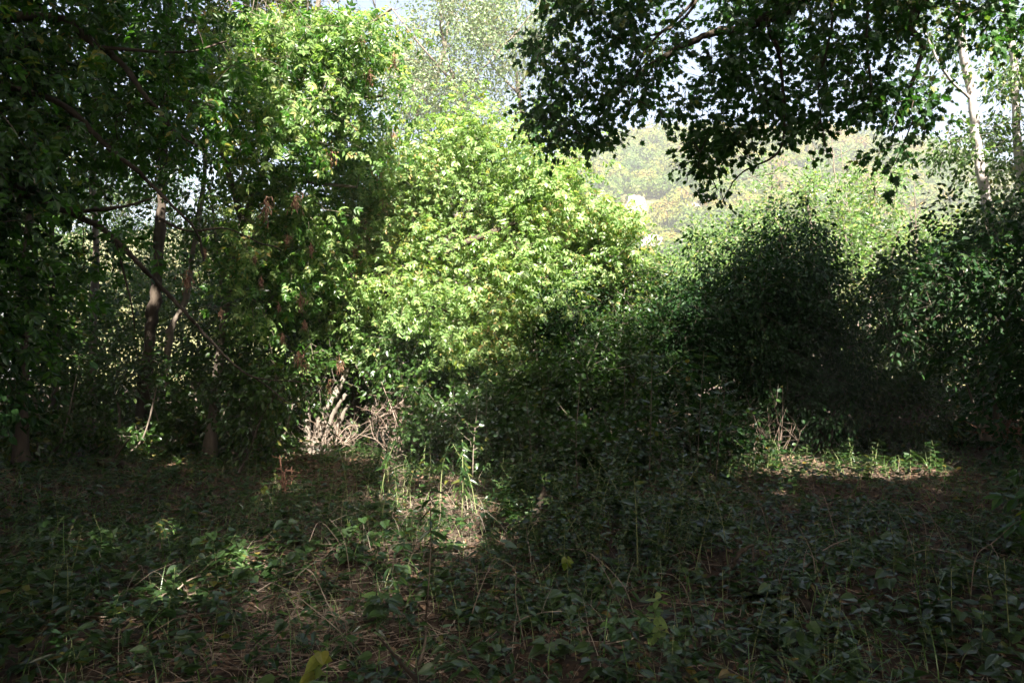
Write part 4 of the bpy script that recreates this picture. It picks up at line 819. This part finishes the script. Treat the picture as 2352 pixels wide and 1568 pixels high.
# plants that stand alone
def single(root, x, y, s=1, rz=0, tilt=(0, 0)):
    a, b = gp(x, y); root.location = (a, b, float(gz(a, b))); root.rotation_euler = (tilt[0], tilt[1], rz); root.scale = (s, s, s)
single(weed('large_leaf_weed', 'near weed with a few large yellow green drooping leaves in front of the straw', 'weed', None, .34, HEART, .13, 4, M['yellowing'], M['stem'], .005, 2, .8, .6, .5, seed=301), 715, 1600, 1, .4)
single(weed('dark_stalk_plant', 'tall dark thin stalk with a tuft of narrow leaves before the sun patch', 'plant', None, .95, LANCE, .12, 5, M['herb'], M['bark'], .006, 2, .6, .8, .6, seed=302, bend=.03, grow=0), 975, 1440, 1, .4)
single(weed('large_leaf_weed', 'tall weed with broad horizontal leaves standing above the shaded thicket', 'weed', None, .95, HEART, .14, 6, M['herb'], M['stem'], .007, 2, .15, 1.6, .5, seed=303, bend=.03, grow=0), 1465, 1300, 1, 1.2)
single(weed('bright_leaf_weed', 'bushy bright green weed in the dark near undergrowth', 'weed', None, .34, OVATE, .12, 6, M['elder'], M['stem'], .005, 3, .5, 1, .2, seed=304), 1500, 1460, 1, .3)
single(weed('yellowing_weed', 'weed with one hanging yellow leaf among the grass stems', 'weed', None, .3, HEART, .1, 2, M['yellowing'], M['stem'], .004, 2, 1, .6, .6, seed=305), 1300, 1330, 1, 2)
single(weed('yellowing_weed', 'pale leaved weed hanging its leaf by the dark wood edge', 'weed', None, .34, HEART, .1, 2, M['yellowing'], M['stem'], .005, 2, 1, .6, .8, seed=306), 590, 1190, 1, 2)
single(weed('elder_sapling', 'dark near sapling with drooping compound leaves at the shaded clearing edge', 'sapling', None, 1.5, ELDER, .32, 8, M['elder_dark'], M['bark'], .009, 2, .5, .9, .3, seed=307, side=3), 2345, 1330, 1, 1)

# bare dry stalks and sticks
for i in range(46):
    rng = np.random.RandomState(400 + i)
    x, y = gp(wr.uniform(1150, 2250), wr.uniform(1180, 1520)) if i < 30 else gp(wr.uniform(620, 1150), wr.uniform(1130, 1500))
    L = rng.uniform(.4, .85); az = rng.rand() * 6.28; ln = rng.uniform(.3, 1.1); z0 = float(gz(x, y))
    d = np.array([math.cos(az), math.sin(az), 0]); b = np.array([x, y, z0])
    pth = smooth_path([b, b + d * L * .25 * ln + rng.randn(3) * .02 + [0, 0, L * .35], b + d * L * .6 * ln + rng.randn(3) * .04 + [0, 0, L * .65 * (1 - .2 * ln)], b + d * L * 1.0 * ln + [0, 0, L * .85 * (1 - .45 * ln)]], 6)
    mb = MB(); mb.tube(pth, np.linspace(.0042, .002, len(pth)), 5)
    for k in range(rng.randint(0, 4)):
        q = pth[rng.randint(6, len(pth) - 1)]; e = q + rng.randn(3) * .09 + [0, 0, .05]; mb.tube(np.array([q, (q + e) / 2 + rng.randn(3) * .01, e]), np.array([.0022, .0016, .001]), 4)
    tag(mb.build('dry_stalk', M['straw'] if i % 3 else M['twig'], None, True, b), 'bare dry stalk bending over the shaded undergrowth' if i < 30 else 'bare dry stalk bending over the straw patch', 'stalk', 'bare dry stalks')

def branch_thing(name, label, pts, r0, r1, mat, seed, side=4, cat='branch', sl=.4):
    rng = np.random.RandomState(seed); pth = smooth_path(pts, 8); pth[1:-1] += rng.randn(len(pth) - 2, 3) * r0 * .25
    mb = MB(); r = np.linspace(r0, r1, len(pth)); mb.tube(pth, r, 9, 0, .25, rng)
    for k in range(side):
        j = rng.randint(2, len(pth) - 2); q = pth[j]; e = q + (rng.randn(3) * .6 + nrm((pth[j + 1] - pth[j])[None])[0] * .5 + [0, 0, .35]) * sl
        pp = smooth_path([q, (q + e) / 2 + rng.randn(3) * .04 * sl, e], 5); mb.tube(pp, np.linspace(r[j] * .45, r[j] * .12, len(pp)), 5)
    return tag(mb.build(name, mat, None, True, np.array(pts[0])), label, cat)
def gpt(x, y, dz): a, b = gp(x, y); return (a, b, float(gz(a, b)) + dz)
branch_thing('fallen_branch', 'thick dark fallen branch lying across the nearest ground', [gpt(770, 1556, .03), gpt(880, 1528, .05), gpt(960, 1545, .04), gpt(1060, 1600, .03)], .045, .03, M['bark'], 1, 3)
branch_thing('fallen_branch', 'long dark fallen log half buried in the shaded undergrowth', [gpt(1690, 1345, .05), gpt(1790, 1375, .06), gpt(1880, 1425, .05), gpt(1960, 1470, .04)], .06, .035, M['bark'], 2, 4)
a_ = gp(1655, 1345)
branch_thing('broken_snag', 'dark hooked dead branch sticking up from the shaded undergrowth', [(a_[0], a_[1], 0), (a_[0] + .07, a_[1], .12), (a_[0] + .16, a_[1] + .05, .22), (a_[0] + .26, a_[1] + .05, .29), (a_[0] + .255, a_[1], .2)], .02, .008, M['bark'], 3, 0)
b_ = gp(1215, 1235)
branch_thing('broken_snag', 'short black dead stem leaning behind the straw patch', [(b_[0], b_[1], 0), (b_[0] + .05, b_[1], .15), (b_[0] + .12, b_[1], .35), (b_[0] + .14, b_[1], .5)], .045, .02, M['bark'], 4, 2)
branch_thing('fallen_stick', 'thin pale stick lying on the litter near the straw', [gpt(395, 1400, .03), gpt(430, 1392, .12), gpt(475, 1375, .15)], .006, .004, M['twig'], 5, 1)
branch_thing('fallen_stick', 'forked pale stick lying on dark undergrowth beyond the fallen log', [gpt(1850, 1350, .1), gpt(1900, 1330, .16), gpt(1950, 1318, .2)], .007, .004, M['twig'], 6, 2, sl=.3)
branch_thing('fallen_stick', 'thin stick lying in the dark beside the wood', [gpt(280, 1200, .02), gpt(310, 1185, .1), gpt(335, 1170, .2)], .008, .004, M['twig'], 7, 1)
branch_thing('fallen_branch', 'dark rotten log on the floor of the shaded wood', [gpt(230, 1075, .06), gpt(265, 1070, .08), gpt(310, 1078, .05)], .09, .06, M['bark'], 8, 1)
branch_thing('fallen_stick', 'pale stick on the floor where the dark wood begins', [gpt(440, 1170, .03), gpt(490, 1190, .08), gpt(540, 1200, .06)], .014, .008, M['twig'], 9, 1)

def dead_brush(name, label, x, y, Y, wpx, hpx, n, seed, mat, updir=.9, r=.008):
    rng = np.random.RandomState(seed); b = at(x, y, Y); b[2] = max(b[2] - hpx * Y / F, 0); W = wpx * Y / F; H = hpx * 2 * Y / F; mb = MB()
    for k in range(n):
        s0 = b + np.array([rng.randn() * W * .35, rng.randn() * W * .25, rng.rand() * H * .25 * (1 - updir)])
        d = nrm((rng.randn(3) * [1, .6, .5] + [0, 0, updir * 2])[None])[0]; L = H * rng.uniform(.5, 1.1)
        p1 = s0 + d * L * .5 + rng.randn(3) * .07 * L; p2 = s0 + d * L + rng.randn(3) * .18 * L
        for q in (p1, p2): q[2] = max(q[2], .03)
        pp = smooth_path([s0, p1, p2], 5); mb.tube(pp, np.linspace(r, r * .25, len(pp)) * rng.uniform(.6, 1.3), 4)
        for j in range(3):
            q = pp[rng.randint(2, len(pp))]; e = q + rng.randn(3) * .16 * L + [0, 0, .06 * L]; mb.tube(np.array([q, (q + e) / 2 + rng.randn(3) * .02 * L, e]), np.array([r * .4, r * .3, r * .15]), 3)
    return tag(mb.build(name, mat, None, True, (b[0], b[1], 0)), label, 'dead brush', 'dead brush')
dead_brush('dead_brush', 'tangle of pale dead twigs beneath the bright box elder', 905, 905, 12.7, 70, 42, 30, 1, M['twig'], .1, .011)
dead_brush('dead_brush', 'upright dead stems lit pale below the bright box elder', 915, 970, 12.4, 45, 60, 22, 2, M['twig'], 1.2, .014)
dead_brush('dead_brush', 'upright fan of pale bare twigs before the dome shaped bush', 1765, 985, 12.6, 42, 75, 26, 3, M['twig'], 1.3, .006)
dead_brush('dead_brush', 'flat tangle of dead sticks under the clump of reddish stems', 2320, 960, 11.8, 80, 40, 40, 4, M['bark_red'], .2, .009)
dead_brush('dead_brush', 'dead sticks and litter heaped around the pale stump', 760, 985, 12.9, 80, 45, 55, 5, M['twig'], .35, .009)
dead_brush('dead_brush', 'dry straw and stems heaped at the edge of the sun patch', 855, 1085, 11, 55, 30, 45, 6, M['straw'], .5, .006)
dead_brush('dead_brush', 'dry reddish stalks standing by the dark edge of the wood', 655, 1140, 9.6, 14, 40, 14, 7, M['bark_red'], 1.4, .007)
dead_brush('dead_brush', 'bare twigs hanging in the grey green shrub by the dome bush', 2090, 925, 13.8, 70, 45, 30, 8, M['twig'], .2, .008)

# ------------------------------------------------------------------ haze volume added to whiten the sky and wash out the hill
hm, hnt, hout = new_mat('haze')
pv = hnt.nodes.new('ShaderNodeVolumePrincipled'); pv.inputs['Color'].default_value = (.93, .96, 1, 1); pv.inputs['Density'].default_value = .00075; pv.inputs['Anisotropy'].default_value = 0.0
hnt.links.new(pv.outputs[0], hout.inputs['Volume'])
mb = MB(); x0, x1, y0_, y1_, z0, z1 = -420, 420, -60, 420, -4, 110
mb.add(np.array([(x, y, z) for z in (z0, z1) for y in (y0_, y1_) for x in (x0, x1)], float), np.array([0, 2, 3, 1, 4, 5, 7, 6, 0, 1, 5, 4, 2, 6, 7, 3, 0, 4, 6, 2, 1, 3, 7, 5]), np.full(6, 4))
tag(mb.build('haze', hm), 'haze added to pale the far hill and sky', None, None, 'stuff')
